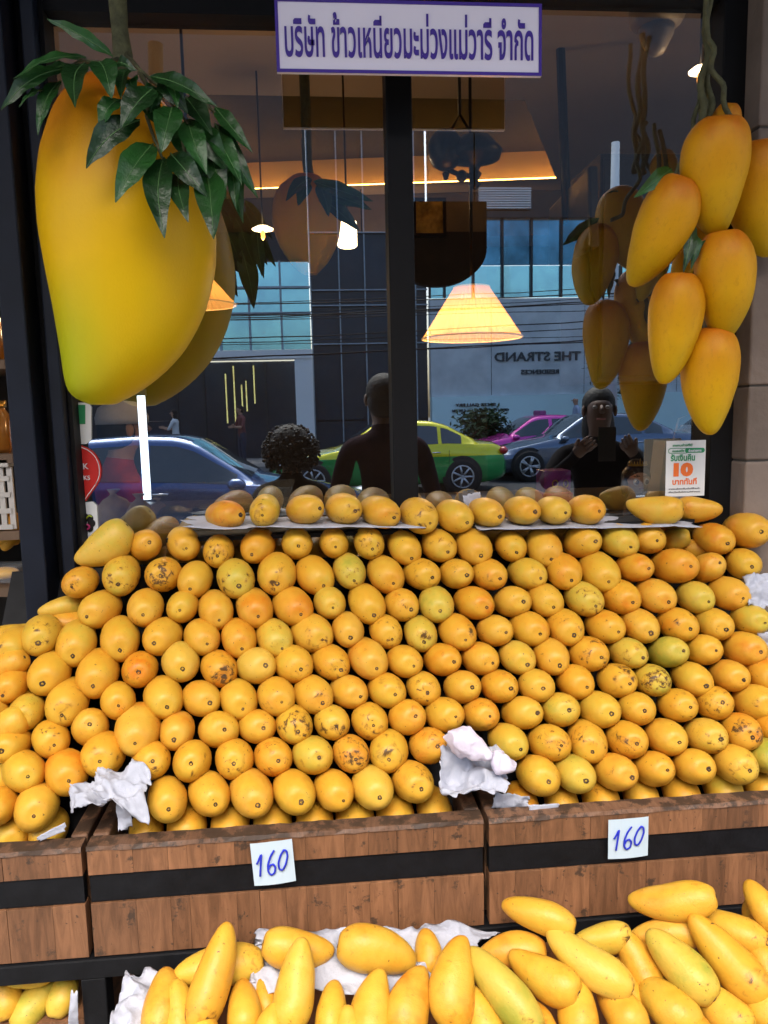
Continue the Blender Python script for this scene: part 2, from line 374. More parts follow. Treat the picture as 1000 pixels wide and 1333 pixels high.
def glass_material(refl):
    m = bpy.data.materials.new('window_glass' if refl else 'window_glass_inner'); m.use_nodes = True; nt = m.node_tree; N, L = nt.nodes, nt.links
    N.remove(N['Principled BSDF']); out = N['Material Output']
    tr = N.new('ShaderNodeBsdfTransparent'); tr.inputs[0].default_value = (.86, .88, .90, 1) if refl else (.97, .98, .98, 1)
    if not refl: L.new(tr.outputs[0], out.inputs[0]); return m
    gl = N.new('ShaderNodeBsdfGlossy'); gl.inputs['Roughness'].default_value = 0; gl.inputs[0].default_value = (.86, .95, 1, 1)
    fr = N.new('ShaderNodeFresnel'); fr.inputs[0].default_value = 1.5
    f = math_n(N, L, 'ADD', math_n(N, L, 'MULTIPLY', fr.outputs[0], 1.0), .38, True)
    mx = N.new('ShaderNodeMixShader'); L.new(f, mx.inputs[0]); L.new(tr.outputs[0], mx.inputs[1]); L.new(gl.outputs[0], mx.inputs[2]); L.new(mx.outputs[0], out.inputs[0])
    return m
G1, G2 = glass_material(True), glass_material(False)
def pane(xa, xb, zb, zt):
    bm = bmesh.new(); box(bm, xa, xb, GY, GY+.006, zb, zt)
    bm.faces.ensure_lookup_table(); bm.normal_update()
    for f in bm.faces: f.material_index = 0 if abs(f.calc_center_median().y-GY) < 1e-4 else 1
    return mk('pane', bm, [G1, G2], win)
pane(rb+.010, ma-.001, ZB+.021, zh-.001); pane(mb+.001, fa-.001, ZB+.021, zh2-.001)

# ================================================================== MANGOES
def mango_mesh(seed, Rr=.0355, Ls=.062, Lt=.088, k=.16, bend=.10, seg=22, rings=18, flat=.93, blunt=.92):
    r_ = random.Random(seed); me_v = []; faces = []
    off = Vector((seed*3.1, 0, 0))
    for i in range(1, rings):
        th = math.pi*i/rings; c, s = math.cos(th), math.sin(th)
        z = (Ls if c > 0 else Lt)*c
        rad = Rr*(s**(.92 if c > 0 else blunt))*(1 + k*c*(1 if c > 0 else .9)) * (1 if c > 0 else (1-.16*(-c)**2))
        if c > .93: z -= .004*((c-.93)/.07)
        zz = z/Lt
        bx_ = bend*Rr*(zz*zz)*(1 if z > 0 else 1.9)
        for j in range(seg):
            a = 2*math.pi*j/seg
            p = Vector((math.cos(a)*rad + bx_, math.sin(a)*rad*flat, z))
            n = noise.noise(p*22+off)*.055 + noise.noise(p*45+off)*.015
            q_ = Vector((math.cos(a)*rad*(1+n)+bx_, math.sin(a)*rad*flat*(1+n), z)); me_v.append(q_)
    top = len(me_v); me_v.append(Vector((bend*Rr*(Ls/Lt)**2, 0, Ls-.0055))); bot = len(me_v); me_v.append(Vector((bend*Rr*1.9, 0, -Lt)))
    for i in range(rings-2):
        for j in range(seg):
            a, b = i*seg+j, i*seg+(j+1) % seg
            faces.append((a, b, b+seg, a+seg))
    for j in range(seg):
        faces.append((top, (j+1) % seg, j)); l = (rings-2)*seg; faces.append((bot, l+j, l+(j+1) % seg))
    me = bpy.data.meshes.new('mango'); me.from_pydata(me_v, [], faces); me.materials.append(M_MANGO)
    for p in me.polygons: p.use_smooth = True
    me.flip_normals(); me.update(); return me
PILE_M = [mango_mesh(i, k=.06+.03*(i % 4), bend=.08+.07*(i % 3), Lt=.080+.004*(i % 4), flat=.90+.03*(i % 3)) for i in range(8)]
LONG_M = [mango_mesh(20+i, Rr=.033, Ls=.066, Lt=.094, k=.10+.03*(i % 3), bend=.16+.09*(i % 3), flat=.90, seg=26, rings=22, blunt=.78) for i in range(5)]
def scar_mesh(seed):
    bm = bmesh.new(); r_ = random.Random(seed); n = 9
    prof = ((.0052, -.0010), (.0042, .0006), (.0026, .0010), (.0016, -.0002))
    rings = []
    for rr, z in prof:
        rings.append([bm.verts.new((math.cos(2*math.pi*j/n)*rr*(1+r_.uniform(-.22, .22)), math.sin(2*math.pi*j/n)*rr*(1+r_.uniform(-.22, .22)), z)) for j in range(n)])
    for i in range(3):
        for j in range(n): bm.faces.new((rings[i][j], rings[i][(j+1) % n], rings[i+1][(j+1) % n], rings[i+1][j]))
    bm.faces.new(rings[-1])
    me = bpy.data.meshes.new('stem_scar'); bmesh.ops.recalc_face_normals(bm, faces=bm.faces); bm.to_mesh(me); bm.free(); me.materials.append(M_SCAR); return me
SCARS = [scar_mesh(i) for i in range(5)]

TONE = {'y': (.62, .2, .12), 'o': (.76, .2, .08), 'oo': (.72, .25, .42), 'g': (.36, .4, .25), 'gg': (.14, .2, .5), 'p': (.45, .2, .75), 'b': (.62, .72, .1), 'ob': (.76, .8, .15), 'gb': (.40, .75, .1)}
TW = {'y': 'golden yellow', 'o': 'deep orange', 'oo': 'peach orange', 'g': 'yellow green', 'gg': 'pale green', 'p': 'pale yellow', 'b': 'yellow black-stained', 'ob': 'orange black-stained', 'gb': 'greenish black-stained'}
def place_mango(me, C, axis, s, tone, label, group, cat='mango', scar=True, twist=None, Ls=.062, bend=.12, name='mango', aim=None, paler=0):
    o = bpy.data.objects.new(name, me); link(o)
    qn = axis.to_track_quat('Z', 'Y') @ Matrix.Rotation(twist if twist is not None else rnd.uniform(0, 6.28), 3, 'Z').to_quaternion()
    if aim:
        tgt = CAM + ray(*aim).normalized()*((C-CAM).length-.06*s[1]); dp = tgt-C; dp = dp - axis*dp.dot(axis)
        if dp.length < 1e-4: dp = axis.orthogonal()
        X = dp.normalized(); Y = axis.cross(X); qn = Matrix((X, Y, axis)).transposed().to_quaternion()
        off_ = min(.017, dp.length*.9/s[0])
    o.rotation_mode = 'QUATERNION'; o.rotation_quaternion = qn; o.location = C; o.scale = (s[0], s[0], s[1])
    t = TONE[tone]
    o.color = (min(1, max(0, t[0]+rnd.uniform(-.08, .07))), min(1, t[1]+(.3 if paler else 0)+(rnd.uniform(.05, .3) if rnd.random() < .2 else rnd.uniform(-.3, 0))), min(1, max(0, t[2]+paler+rnd.uniform(-.1, .22))), 1)
    tag(o, label, cat, group)
    if scar:
        c = bpy.data.objects.new('stem_scar', rnd.choice(SCARS)); link(c, o)
        if aim:
            bv = BVH.get(me.name) or BVH.setdefault(me.name, BVHTree.FromPolygons([v.co for v in me.vertices], [p.vertices for p in me.polygons]))
            hit, nrm, _, _ = bv.ray_cast(Vector((off_, 0, .2)), Vector((0, 0, -1)))
            nrm = nrm if nrm.z > 0 else -nrm; c.location = hit+nrm*.0002; c.rotation_mode = 'QUATERNION'; c.rotation_quaternion = nrm.to_track_quat('Z', 'Y')
        else:
            c.location = (bend, 0, Ls-.0046); c.rotation_euler = (rnd.uniform(-.15, .15), rnd.uniform(-.15, .15), rnd.uniform(0, 6))
        k = rnd.uniform(.55, 1.1); c.scale = (k, k, 1)
    return o
K = 1/2.8571
BVH = {}
Z_ = {'A': (0, 630), 'B': (300, 630), 'C': (650, 630), 'D': (0, 860), 'E': (300, 860), 'F': (650, 860)}
# every mango that was surveyed in the pile: cx, cy, width, height, stem x, stem y, tone
ROWS = {
 'shelf': [('A', 836,115,160,95,907,115,'o'),('B',128,98,130,112,118,118,'gb'),('B',275,95,158,110,345,90,'y'),('B',418,92,145,115,472,102,'b'),('B',553,103,160,115,622,130,'y'),
   ('B',697,115,145,120,752,152,'b'),('B',828,118,145,115,893,150,'y'),('B',950,105,140,110,1012,125,'y'),('C',82,97,140,105,143,105,'y'),('C',198,98,135,105,255,108,'y'),('C',320,96,140,112,382,102,'o')],
 1: [('A',538,228,140,115,557,217,'y'),('A',682,220,138,122,694,241,'y'),('A',814,247,144,115,808,270,'b'),('B',105,225,145,120,76,268,'o'),('B',248,220,130,105,254,232,'y'),('B',384,218,135,110,392,236,'b'),
   ('B',516,217,125,115,530,245,'b'),('B',644,232,120,140,680,285,'y'),('B',770,225,128,122,815,257,'b'),('B',902,230,130,130,937,272,'y'),('C',40,228,110,128,68,258,'y'),('C',162,232,125,138,200,290,'y'),
   ('C',303,216,155,118,370,213,'y'),('C',438,208,150,130,500,240,'g'),('C',545,200,128,118,594,212,'y'),('C',795,203,165,120,860,225,'o'),('C',915,172,175,142,985,178,'o')],
 2: [('A',303,365,150,112,262,384,'ob'),('A',452,333,165,140,438,378,'gb'),('A',610,337,185,130,596,342,'ob'),('A',727,353,148,128,704,396,'y'),('A',875,347,148,138,890,382,'gb'),('B',172,330,148,142,174,375,'b'),
   ('B',310,335,132,150,354,388,'y'),('B',441,322,125,130,463,365,'g'),('B',576,333,130,130,611,375,'y'),('B',709,335,128,122,757,350,'b'),('B',838,333,130,112,885,340,'b'),('B',960,335,118,118,1010,355,'b'),
   ('C',100,332,150,118,166,355,'g'),('C',236,322,130,125,275,365,'o'),('C',368,322,135,138,415,372,'y'),('C',500,312,150,115,567,315,'o'),('C',648,303,165,135,728,308,'o'),('C',772,313,135,110,830,290,'oo'),('C',905,295,160,115,945,310,'b')],
 3: [('A',378,463,200,132,312,500,'y'),('A',543,457,150,130,531,490,'oo'),('A',680,455,128,110,668,471,'y'),('A',803,465,132,135,817,512,'oo'),('B',88,458,140,138,105,497,'oo'),('B',230,452,140,150,267,490,'o'),
   ('B',368,440,120,110,383,462,'g'),('B',504,440,130,150,540,497,'y'),('B',634,448,125,115,678,470,'b'),('B',764,445,127,128,782,475,'g'),('B',903,442,145,130,962,462,'o'),('C',45,437,125,120,97,438,'y'),
   ('C',168,430,135,125,207,462,'y'),('C',312,425,142,125,368,460,'gb'),('C',445,418,145,130,507,445,'o'),('C',576,413,150,125,642,445,'oo'),('C',725,420,160,115,790,442,'g'),('C',848,405,155,122,920,430,'o')],
 4: [('A',60,595,150,130,10,640,'y'),('A',156,560,148,165,140,595,'b'),('A',287,588,160,148,268,648,'y'),('A',446,572,155,148,446,625,'y'),('A',608,565,170,135,568,596,'o'),('A',750,568,130,130,773,598,'oo'),
   ('B',30,568,130,135,45,620,'o'),('B',160,568,127,140,198,620,'g'),('B',298,550,145,140,350,585,'b'),('B',436,540,128,125,448,575,'oo'),('B',577,545,120,120,605,582,'b'),('B',706,555,125,125,722,592,'g'),
   ('B',841,548,138,130,880,585,'ob'),('C',-20,545,130,115,32,553,'oo'),('C',106,535,140,128,160,562,'o'),('C',240,530,138,128,285,568,'b'),('C',388,528,152,122,455,555,'b'),('C',520,525,145,130,572,560,'oo'),
   ('C',660,520,150,128,720,543,'b'),('C',795,520,150,122,852,545,'y'),('C',930,503,165,112,1000,520,'g')],
 5: [('D',-40,95,130,150,-80,120,'y'),('D',45,85,130,165,5,137,'o'),('D',190,42,200,150,153,92,'y'),('D',365,42,165,160,343,103,'y'),('D',522,32,155,130,515,45,'o'),('D',671,2,145,140,680,33,'p'),('D',812,25,140,130,838,60,'ob'),
   ('B',93,677,132,148,135,675,'p'),('B',232,667,140,135,266,693,'b'),('B',370,660,135,145,418,697,'b'),('B',510,645,140,148,550,693,'oo'),('B',645,659,132,118,687,680,'y'),('B',785,652,135,112,838,663,'o'),
   ('B',925,648,145,123,985,670,'o'),('C',62,642,130,115,112,677,'p'),('C',187,637,138,125,232,682,'oo'),('C',326,630,158,128,390,648,'ob'),('C',475,628,155,112,547,650,'g'),('C',622,625,165,112,700,620,'gg'),
   ('C',755,617,140,110,815,620,'y'),('C',905,612,180,130,990,628,'o')],
 6: [('D',-35,200,130,130,-60,230,'o'),('D',100,190,160,135,77,223,'gb'),('D',255,150,180,155,226,212,'y'),('D',438,147,155,132,441,170,'o'),('D',608,133,150,145,623,178,'y'),('D',747,140,133,133,785,160,'y'),
   ('D',885,138,138,138,906,186,'y'),('E',168,131,135,135,193,157,'y'),('E',305,122,133,138,349,163,'oo'),('E',438,115,140,130,490,137,'oo'),('E',580,108,142,130,617,128,'b'),('E',717,102,133,123,735,122,'b'),
   ('E',860,97,145,118,905,100,'y'),('E',997,95,135,118,1050,105,'ob'),('F',134,92,132,120,167,105,'y'),('F',278,77,150,115,335,103,'y'),('F',433,73,160,125,495,88,'b'),('F',565,72,150,125,615,90,'gb'),
   ('F',714,65,180,125,780,100,'y'),('F',852,55,160,120,920,75,'oo'),('F',985,50,140,130,1040,80,'o')],
 7: [('D',45,310,120,140,0,340,'y'),('D',188,288,155,132,203,318,'b'),('D',338,247,165,130,333,236,'y'),('D',515,248,165,165,500,318,'oo'),('D',660,258,160,135,646,298,'oo'),('D',812,255,142,138,838,257,'y'),
   ('E',97,245,132,130,126,252,'y'),('E',237,235,135,138,253,267,'b'),('E',376,228,135,128,397,247,'b'),('E',516,222,138,132,534,243,'b'),('E',655,212,132,120,693,206,'y'),('E',792,200,138,122,845,210,'b'),
   ('E',928,200,135,128,970,208,'ob'),('F',82,193,155,122,155,195,'y'),('F',225,183,140,130,265,185,'gb'),('F',367,180,150,135,425,200,'g'),('F',510,178,145,110,545,188,'y'),('F',657,165,155,110,720,175,'y'),
   ('F',797,160,130,108,835,155,'b'),('F',945,155,175,135,1020,170,'y')],
 8: [('D',88,410,170,150,105,433,'y'),('D',246,408,155,155,257,452,'o'),('D',386,345,175,155,370,378,'o'),('D',565,368,150,125,568,374,'o'),('D',715,372,165,148,710,385,'b'),('D',869,362,142,138,870,385,'b'),
   ('E',20,358,125,140,30,380,'b'),('E',158,356,140,138,180,375,'ob'),('E',304,350,147,142,333,362,'gb'),('E',446,342,132,150,469,370,'ob'),('E',588,332,142,142,590,372,'b'),('E',735,315,142,132,775,320,'ob'),
   ('F',30,300,140,135,88,335,'y'),('F',182,303,160,138,238,318,'b'),('F',325,297,155,145,350,345,'ob'),('F',470,292,158,138,518,312,'b'),('F',615,283,150,135,680,308,'oo'),('F',760,278,162,130,838,295,'p'),
   ('F',895,262,165,130,950,290,'ob'),('F',1010,240,120,130,1050,260,'o')],
 9: [('D',-5,540,120,150,-30,570,'o'),('D',140,540,190,160,124,583,'y'),('D',622,513,158,150,628,557,'y'),('D',777,490,148,152,805,542,'y'),('E',76,487,158,165,105,545,'oo'),('E',233,482,150,155,268,533,'y'),
   ('E',381,478,137,155,427,528,'y'),('E',525,467,147,155,560,515,'p'),('E',675,448,152,160,715,482,'b'),('F',142,423,145,148,190,455,'y'),('F',273,418,145,140,330,452,'g'),('F',427,412,175,135,510,440,'o'),
   ('F',570,402,170,130,635,408,'b'),('F',718,393,170,130,790,405,'y'),('F',868,382,178,138,945,415,'b'),('F',990,350,125,140,1040,380,'gg')],
 10: [('D',50,650,130,100,40,700,'y'),('D',185,640,170,130,150,690,'y'),('D',545,650,140,130,540,700,'y'),('D',697,628,160,150,690,690,'y'),('D',858,620,150,145,850,690,'y'),('E',0,625,150,145,-8,690,'y'),
   ('E',157,610,155,145,160,680,'y'),('E',312,605,140,145,320,670,'y'),('E',462,603,142,145,475,670,'y'),('E',612,585,145,140,625,650,'y'),('E',757,570,138,135,790,640,'oo'),('F',80,545,135,125,110,600,'o'),
   ('F',228,540,155,125,260,600,'oo'),('F',375,525,155,135,415,590,'o'),('F',525,520,155,125,570,580,'oo'),('F',673,508,155,130,720,560,'o'),('F',828,493,175,130,880,550,'y'),('F',975,483,150,120,1020,540,'y')],
}
PA, PB = on_y(400, 1052, 1.185), on_y(500, 705, 1.50)
sl = Vector((0, PB.y-PA.y, PB.z-PA.z)).normalized(); PN = Vector((1, 0, 0)).cross(sl)
if PN.z < 0: PN = -PN
SH_Y = 1.515
def pile_pt(px, py):
    d = ray(px, py); return CAM + d*((PA-CAM).dot(PN)/d.dot(PN))
def stem_axis(C, sx_, sy_, h=.060):
    d = ray(sx_, sy_).normalized(); v = C-CAM; t = v.dot(d); e2 = v.length_squared - t*t
    P = CAM + d*(t - math.sqrt(max(0, h*h-e2)))
    return (P-C).normalized()
ORD = ['first', 'second', 'third', 'fourth', 'fifth', 'sixth', 'seventh', 'eighth', 'ninth', 'tenth', 'eleventh', 'twelfth', 'thirteenth', 'fourteenth', 'fifteenth', 'sixteenth', 'seventeenth', 'eighteenth', 'nineteenth', 'twentieth', 'twenty-first', 'twenty-second']
for row, items in ROWS.items():
    its = []
    for z, cx, cy, w, h, sx_, sy_, tone in items:
        ox, oy = Z_[z]; its.append((ox+cx*K, oy+cy*K, w*K, h*K, ox+sx_*K, oy+sy_*K, tone))
    its.sort()
    for i, (cx, cy, w, h, sx_, sy_, tone) in enumerate(its):
        C = on_y(cx, cy, SH_Y) if row == 'shelf' else pile_pt(cx, cy) + ray(cx, cy).normalized()*rnd.uniform(.012, .022)
        if row == 10: C = on_y(cx, cy-7, 1.238)
        A = stem_axis(C, sx_, sy_, .086)
        dep = (C-CAM).dot(fw)
        wr = min(w, h)*(1.10 if row == 'shelf' else 1.06)*dep/1000/2/.0350
        wr = min(1.13, max(.90, wr*.985))
        elong = max(w, h)/min(w, h)
        n = len(its)
        pos = ORD[i] + ' from the left' if i <= n//2 else ORD[n-1-i] + ' from the right'
        if i == n-1: pos = 'last on the right'
        if row == 'shelf': lab = f'{TW[tone]} mango on the papered top shelf, {pos}'; gr = 'mangoes lying on the top shelf'
        else: lab = f'{TW[tone]} mango in the {ORD[row-1]} row down the sloping pile, {pos}'; gr = 'mangoes stacked in the sloping pile'
        me = PILE_M[(i*3+len(its)) % 8]
        place_mango(me, C, A, (wr, wr*rnd.uniform(.94, 1.04)), tone, lab, gr, aim=(sx_, sy_))

# mangoes lying lengthwise: centre, stem end direction (image degrees, 0 right, 90 up), length, width, tone
def cam_mango(cx, cy, y, ang, ln, wd, tilt, tone, label, group, me=None, plane=None, scar=True, twist=None, name='mango', paler=0):
    C = on_y(cx, cy, y) if plane is None else plane(cx, cy)
    vd = (C-CAM).normalized(); a = R(ang)
    rr = (rt - vd*rt.dot(vd)).normalized(); uu = rr.cross(vd)
    ax = ((rr*math.cos(a)+uu*math.sin(a))*math.cos(tilt) - vd*math.sin(tilt)).normalized()
    dep = (C-CAM).dot(fw)
    sL = ln*dep/1000/.164/max(.6, math.cos(tilt)); sR = wd*dep/1000/.066
    me = me or rnd.choice(LONG_M)
    C = C - ax*(-.016*sL)   # mesh centre sits toward its stem end
    return place_mango(me, C, ax, (sR, sL), tone, label, group, scar=scar, twist=twist, Ls=.066, bend=.004, name=name, paler=paler)
ed = 'mangoes stacked in the sloping pile'
cam_mango(138, 713, 1.49, 45, 82, 50, .2, 'p', 'long pale yellow mango lying slantwise at the top left corner of the pile', ed)
cam_mango(83, 790, 1.47, 10, 60, 32, -.3, 'p', 'pale yellow pointed mango tucked behind the left slope of the pile', ed)
cam_mango(93, 812, 1.46, 0, 50, 36, -.3, 'o', 'orange mango half hidden behind the upper left slope', ed)
cam_mango(20, 832, 1.42, 0, 70, 44, -.2, 'y', 'yellow mango behind the heap at the far left edge of the picture', ed)
cam_mango(875, 703, 1.53, 10, 48, 30, 0, 'g', 'greenish mango wedged behind the top row beside the stone pier', ed)
cam_mango(902, 716, 1.53, 0, 40, 30, 0, 'ob', 'dark mango in the gap at the right end of the top row', ed)
cam_mango(852, 665, 1.50, 0, 74, 38, .15, 'y', 'long yellow mango on the top shelf below the doll, pointing left', 'mangoes lying on the top shelf', twist=1.6)
cam_mango(909, 664, 1.52, 175, 60, 36, .15, 'y', 'yellow mango on the top shelf under the white paper bag', 'mangoes lying on the top shelf')
cam_mango(995, 985, 1.30, 160, 60, 45, .3, 'gg', 'green mango at the right edge low in the pile', ed)
for px_, py_, t_ in ((5, 870, 'o'), (8, 905, 'y'), (5, 948, 'y'), (10, 1010, 'y'), (995, 860, 'o'), (998, 905, 'oo')):
    cam_mango(px_, py_, 1.36 if py_ < 930 else 1.28, 150 if px_ > 500 else 30, 60, 42, .6, t_, {870: 'orange mango cut by the left picture edge, above the yellow ones there', 905: 'golden yellow mango cut by the left picture edge below the orange one', 948: 'golden yellow mango cut by the left picture edge halfway down the pile', 1010: 'golden yellow mango cut by the left picture edge just above the left crate', 860: 'orange mango deep in the pile at the right picture edge'}.get(py_ if (px_, py_) != (998, 905) else 0, 'peach orange mango deep in the pile at the right picture edge'), ed)

# ---- unseen dark board added behind the pile so the gaps read as shade
bm = bmesh.new()
xl, xr = -.62, .86
p0 = Vector((0, PA.y, PA.z)) - PN*.115; p1 = Vector((0, PB.y, PB.z)) - PN*.10; p0 -= sl*.06; p1 += sl*.02
vs = [(xl, p0.y, p0.z), (xr, p0.y, p0.z), (xr, p1.y, p1.z), (xl, p1.y, p1.z)]
lo = [(x, y+.02, z-.03) for x, y, z in vs]
A_ = [bm.verts.new(v) for v in vs]; B_ = [bm.verts.new(v) for v in lo]
bm.faces.new(A_); bm.faces.new(B_[::-1])
for i in range(4): bm.faces.new((A_[i], B_[i], B_[(i+1) % 4], A_[(i+1) % 4]))
bd = mk('gap_filler_board', bm, M_BAND); tag(bd, 'dark sloping filler board added behind the stacked mangoes to darken the gaps', 'board')
ZS = on_y(500, 686, 1.50).z
# ================================================================== top shelf, papers
def paper(name, label, pts_px, yv, amp, nx=22, ny=14, seed=0, grp=None, m=None, fold=1.0, parent=None, plane=None):
    # pts_px: four corners (tl, tr, br, bl) ; yv: a depth for each corner
    if plane is None: P = [on_y(x, y, d) for (x, y), d in zip(pts_px, yv)]
    else: P = [Vector(p) for p in pts_px]
    bm = bmesh.new(); g = []
    nrm = (P[1]-P[0]).cross(P[3]-P[0]).normalized()
    off = Vector((seed*7.7, seed*3.3, 0))
    for j in range(ny+1):
        row = []
        for i in range(nx+1):
            u, v = i/nx, j/ny
            p = P[0].lerp(P[1], u).lerp(P[3].lerp(P[2], u), v)
            a = p*9*fold+off; h = abs(noise.noise(a))*1.9 + abs(noise.noise(a*1.9+Vector((3, 8, 1))))*1.2 + abs(noise.noise(a*4.1))*.5
            e = 1.5*noise.noise(Vector((u*3.1+seed, v*3.3, 3)))+.9*noise.noise(Vector((u*9+seed, v*9, 7))) if (i in (0, nx) or j in (0, ny)) else 0
            row.append(bm.verts.new(p + nrm*(h-.55)*amp + (P[1]-P[0])*e*.06 + (P[3]-P[0])*e*.10))
        g.append(row)
    for j in range(ny):
        for i in range(nx):
            bm.faces.new((g[j][i], g[j][i+1], g[j+1][i+1], g[j+1][i]))
    o = mk(name, bm, m or M_PAPER, parent)
    for p_ in o.data.polygons: p_.use_smooth = True
    so = o.modifiers.new('thick', 'SOLIDIFY'); so.thickness = .0006
    if parent is None: tag(o, label, 'paper', grp)
    return o
shelf = thing('top_shelf', 'narrow black shelf against the window carrying the top row of mangoes', 'shelf', (0, 1.53, ZS))
bx('shelf_board', on_y(215, 690, 1.5).x, on_y(905, 690, 1.5).x, 1.503, 1.592, ZS-.016, ZS-.008, M_BAND, shelf)
for xx in (-.2, .2, .65): bx('bracket', xx, xx+.02, 1.56, 1.59, ZS-.2, ZS-.017, M_BAND, shelf)
def sheet(name, label, x0p, x1p, y0p, y1p, seed):
    a = on_y(x0p, y0p, 1.455); b = on_y(x1p, y1p, 1.455)
    A = [Vector((a.x, 1.585, a.z+.004)), Vector((b.x, 1.585, b.z+.004)), Vector((b.x, 1.455, b.z)), Vector((a.x, 1.455, a.z))]
    return paper(name, label, A, None, .004, 40, 10, seed, 'paper sheets lining the top shelf', plane=1, fold=.7)
sheet('paper_sheet', 'long white paper sheet lining the left part of the top shelf', 238, 545, 687, 686, 1)
sheet('paper_sheet', 'white paper sheet lining the right part of the top shelf', 628, 905, 690, 684, 2)
paper('crumpled_paper', 'bit of white paper standing behind the top shelf mangoes right of the mullion', [(603, 645), (625, 640), (628, 668), (606, 668)], [1.57]*4, .012, 10, 10, 5)
paper('crumpled_paper', 'crumpled white paper stuffed between mangoes at the right edge of the pile', [(968, 748), (1010, 742), (1012, 792), (975, 788)], [1.40, 1.40, 1.36, 1.36], .018, 16, 16, 6, fold=2.2)
paper('crumpled_paper', 'corner of white paper between mangoes at the right edge under the stuffed paper', [(985, 824), (1010, 820), (1010, 850), (992, 850)], [1.34]*4, .01, 10, 10, 7)
paper('crumpled_paper', 'large crumpled white paper draped over the gap between left and middle crates', [(128, 1000), (190, 990), (190, 1062), (122, 1035)], [1.22, 1.20, 1.125, 1.14], .022, 44, 38, 8, fold=1.7)
paper('crumpled_paper', 'flap of white paper hanging from the crate corner on the left', [(92, 1022), (140, 1010), (128, 1040), (88, 1052)], [1.20, 1.19, 1.14, 1.15], .020, 30, 24, 9, fold=2)
paper('crumpled_paper', 'strip of white paper inside the left corner of the middle crate', [(150, 1050), (170, 1042), (172, 1078), (154, 1084)], [1.17]*4, .01, 12, 12, 10, fold=2)
paper('crumpled_paper', 'white paper crumpled over the rim between the middle and right crates', [(572, 975), (655, 968), (662, 1034), (574, 1034)], [1.22, 1.22, 1.14, 1.14], .022, 44, 36, 11, fold=1.6)
paper('crumpled_paper', 'white paper lying in the left corner of the right crate', [(645, 1030), (690, 1038), (690, 1060), (640, 1052)], [1.18]*4, .012, 16, 10, 12, fold=2)
paper('crumpled_paper', 'scrap of paper along the rim of the right crate', [(688, 1048), (728, 1047), (728, 1056), (690, 1060)], [1.165]*4, .005, 12, 6, 13)
paper('crumpled_paper', 'scrap of paper at the rim of the left crate', [(48, 1090), (85, 1070), (85, 1082), (52, 1096)], [1.165]*4, .006, 12, 6, 14)
# rolled wad of paper
bm = bmesh.new()
a, b = on_y(585, 955, 1.19), on_y(640, 985, 1.16); pts = [a.lerp(b, t/8) for t in range(9)]
tube(bm, pts, [.010, .020, .024, .024, .023, .021, .017, .012, .005], 18)
c, d = on_y(640, 985, 1.165), on_y(668, 1003, 1.16); tube(bm, [c.lerp(d, t/5) for t in range(6)], [.005, .013, .018, .018, .014, .006], 16)
bmesh.ops.subdivide_edges(bm, edges=bm.edges, cuts=1)
for v in bm.verts: v.co += Vector((noise.noise(v.co*60), noise.noise(v.co*60+Vector((5, 5, 5))), noise.noise(v.co*60+Vector((9, 2, 7)))))*.009
w = mk('rolled_paper', bm, pm('lilac_paper', (.64, .60, .72), .75, var=.06, scale=20, bump=.4, bscale=60)); tag(w, 'twisted roll of lilac white paper between the middle and right crates', 'paper')

# ================================================================== crates
CY = 1.145
def crate(name, label, px0, px1, pyl, pyr, joints):
    # front face corners surveyed on the plane y = CY
    xa = on_y(px0, 1170, CY).x; xb = on_y(px1, 1130, CY).x
    zt, zb1, zb2, zb = CR_Z
    t = thing(name, label, 'crate', (xa, CY, zb))
    n = joints; ws = [rnd.uniform(.5, 1.5) for _ in range(n)]; s = sum(ws); x = xa
    cuts = [xa]
    for w_ in ws: x += (xb-xa)*w_/s; cuts.append(x)
    for (z0, z1) in ((zb1, zt-.006), (zb, zb2)):
        for i in range(n):
            bx('plank', cuts[i]+(.0006 if i % 5 == 0 else .00015), cuts[i+1]-.00015, CY+rnd.uniform(0, .0005), CY+.022, z0+.001, z1-.001, M_PLANK, t, bevel=.0003)
    bx('black_band', xa+.001, xb-.001, CY+.004, CY+.020, zb2+.0005, zb1-.0005, M_BAND, t)
    # worn top rail, slightly irregular
    bm = bmesh.new(); k = 36; vs = []
    for i in range(k+1):
        x = xa+(xb-xa)*i/k; r = [bm.verts.new((x, yy+rnd.uniform(-.0009, .0009), zz+rnd.uniform(-.0010, .0006))) for yy, zz in ((CY-.0015, zt-.0065), (CY+.001, zt), (CY+.030, zt+.001), (CY+.034, zt-.02), (CY+.024, zt-.022), (CY+.024, zt-.0065))]
        if vs:
            for j in range(6): bm.faces.new((vs[j], vs[(j+1) % 6], r[(j+1) % 6], r[j]))
        else: bm.faces.new(r)
        vs = r
    bm.faces.new(vs[::-1])
    mk('top_rail', bm, M_RAIL, t)
    for xs in (xa, xb-.026):
        bx('side_board', xs, xs+.026, CY+.036, 1.56, zb, zt+.001, M_RAIL, t, bevel=.003)
    bx('back_board', xa+.03, xb-.03, 1.54, 1.56, zb, zt, M_RAIL, t)
    bx('bottom_board', xa+.03, xb-.03, CY+.036, 1.538, zb, zb+.015, M_RAIL, t)
    return t, xa, xb
def zf(px, py): return on_y(px, py, CY).z
CR_Z = ((zf(120, 1103)+zf(625, 1067))/2, (zf(120, 1138)+zf(625, 1106))/2, (zf(120, 1175)+zf(625, 1140))/2, (zf(120, 1246)+zf(625, 1206))/2)
c1, c1a, c1b = crate('fruit_crate', 'middle wooden crate with a black band and a price card left of centre', 117, 630, 0, 0, 12)
c2, c2a, c2b = crate('fruit_crate', 'right wooden crate with a black band holding the orange end of the pile', 637, 1150, 0, 0, 12)
c0, c0a, c0b = crate('fruit_crate', 'left wooden crate cut off by the picture edge, black band round it', -400, 107, 0, 0, 12)
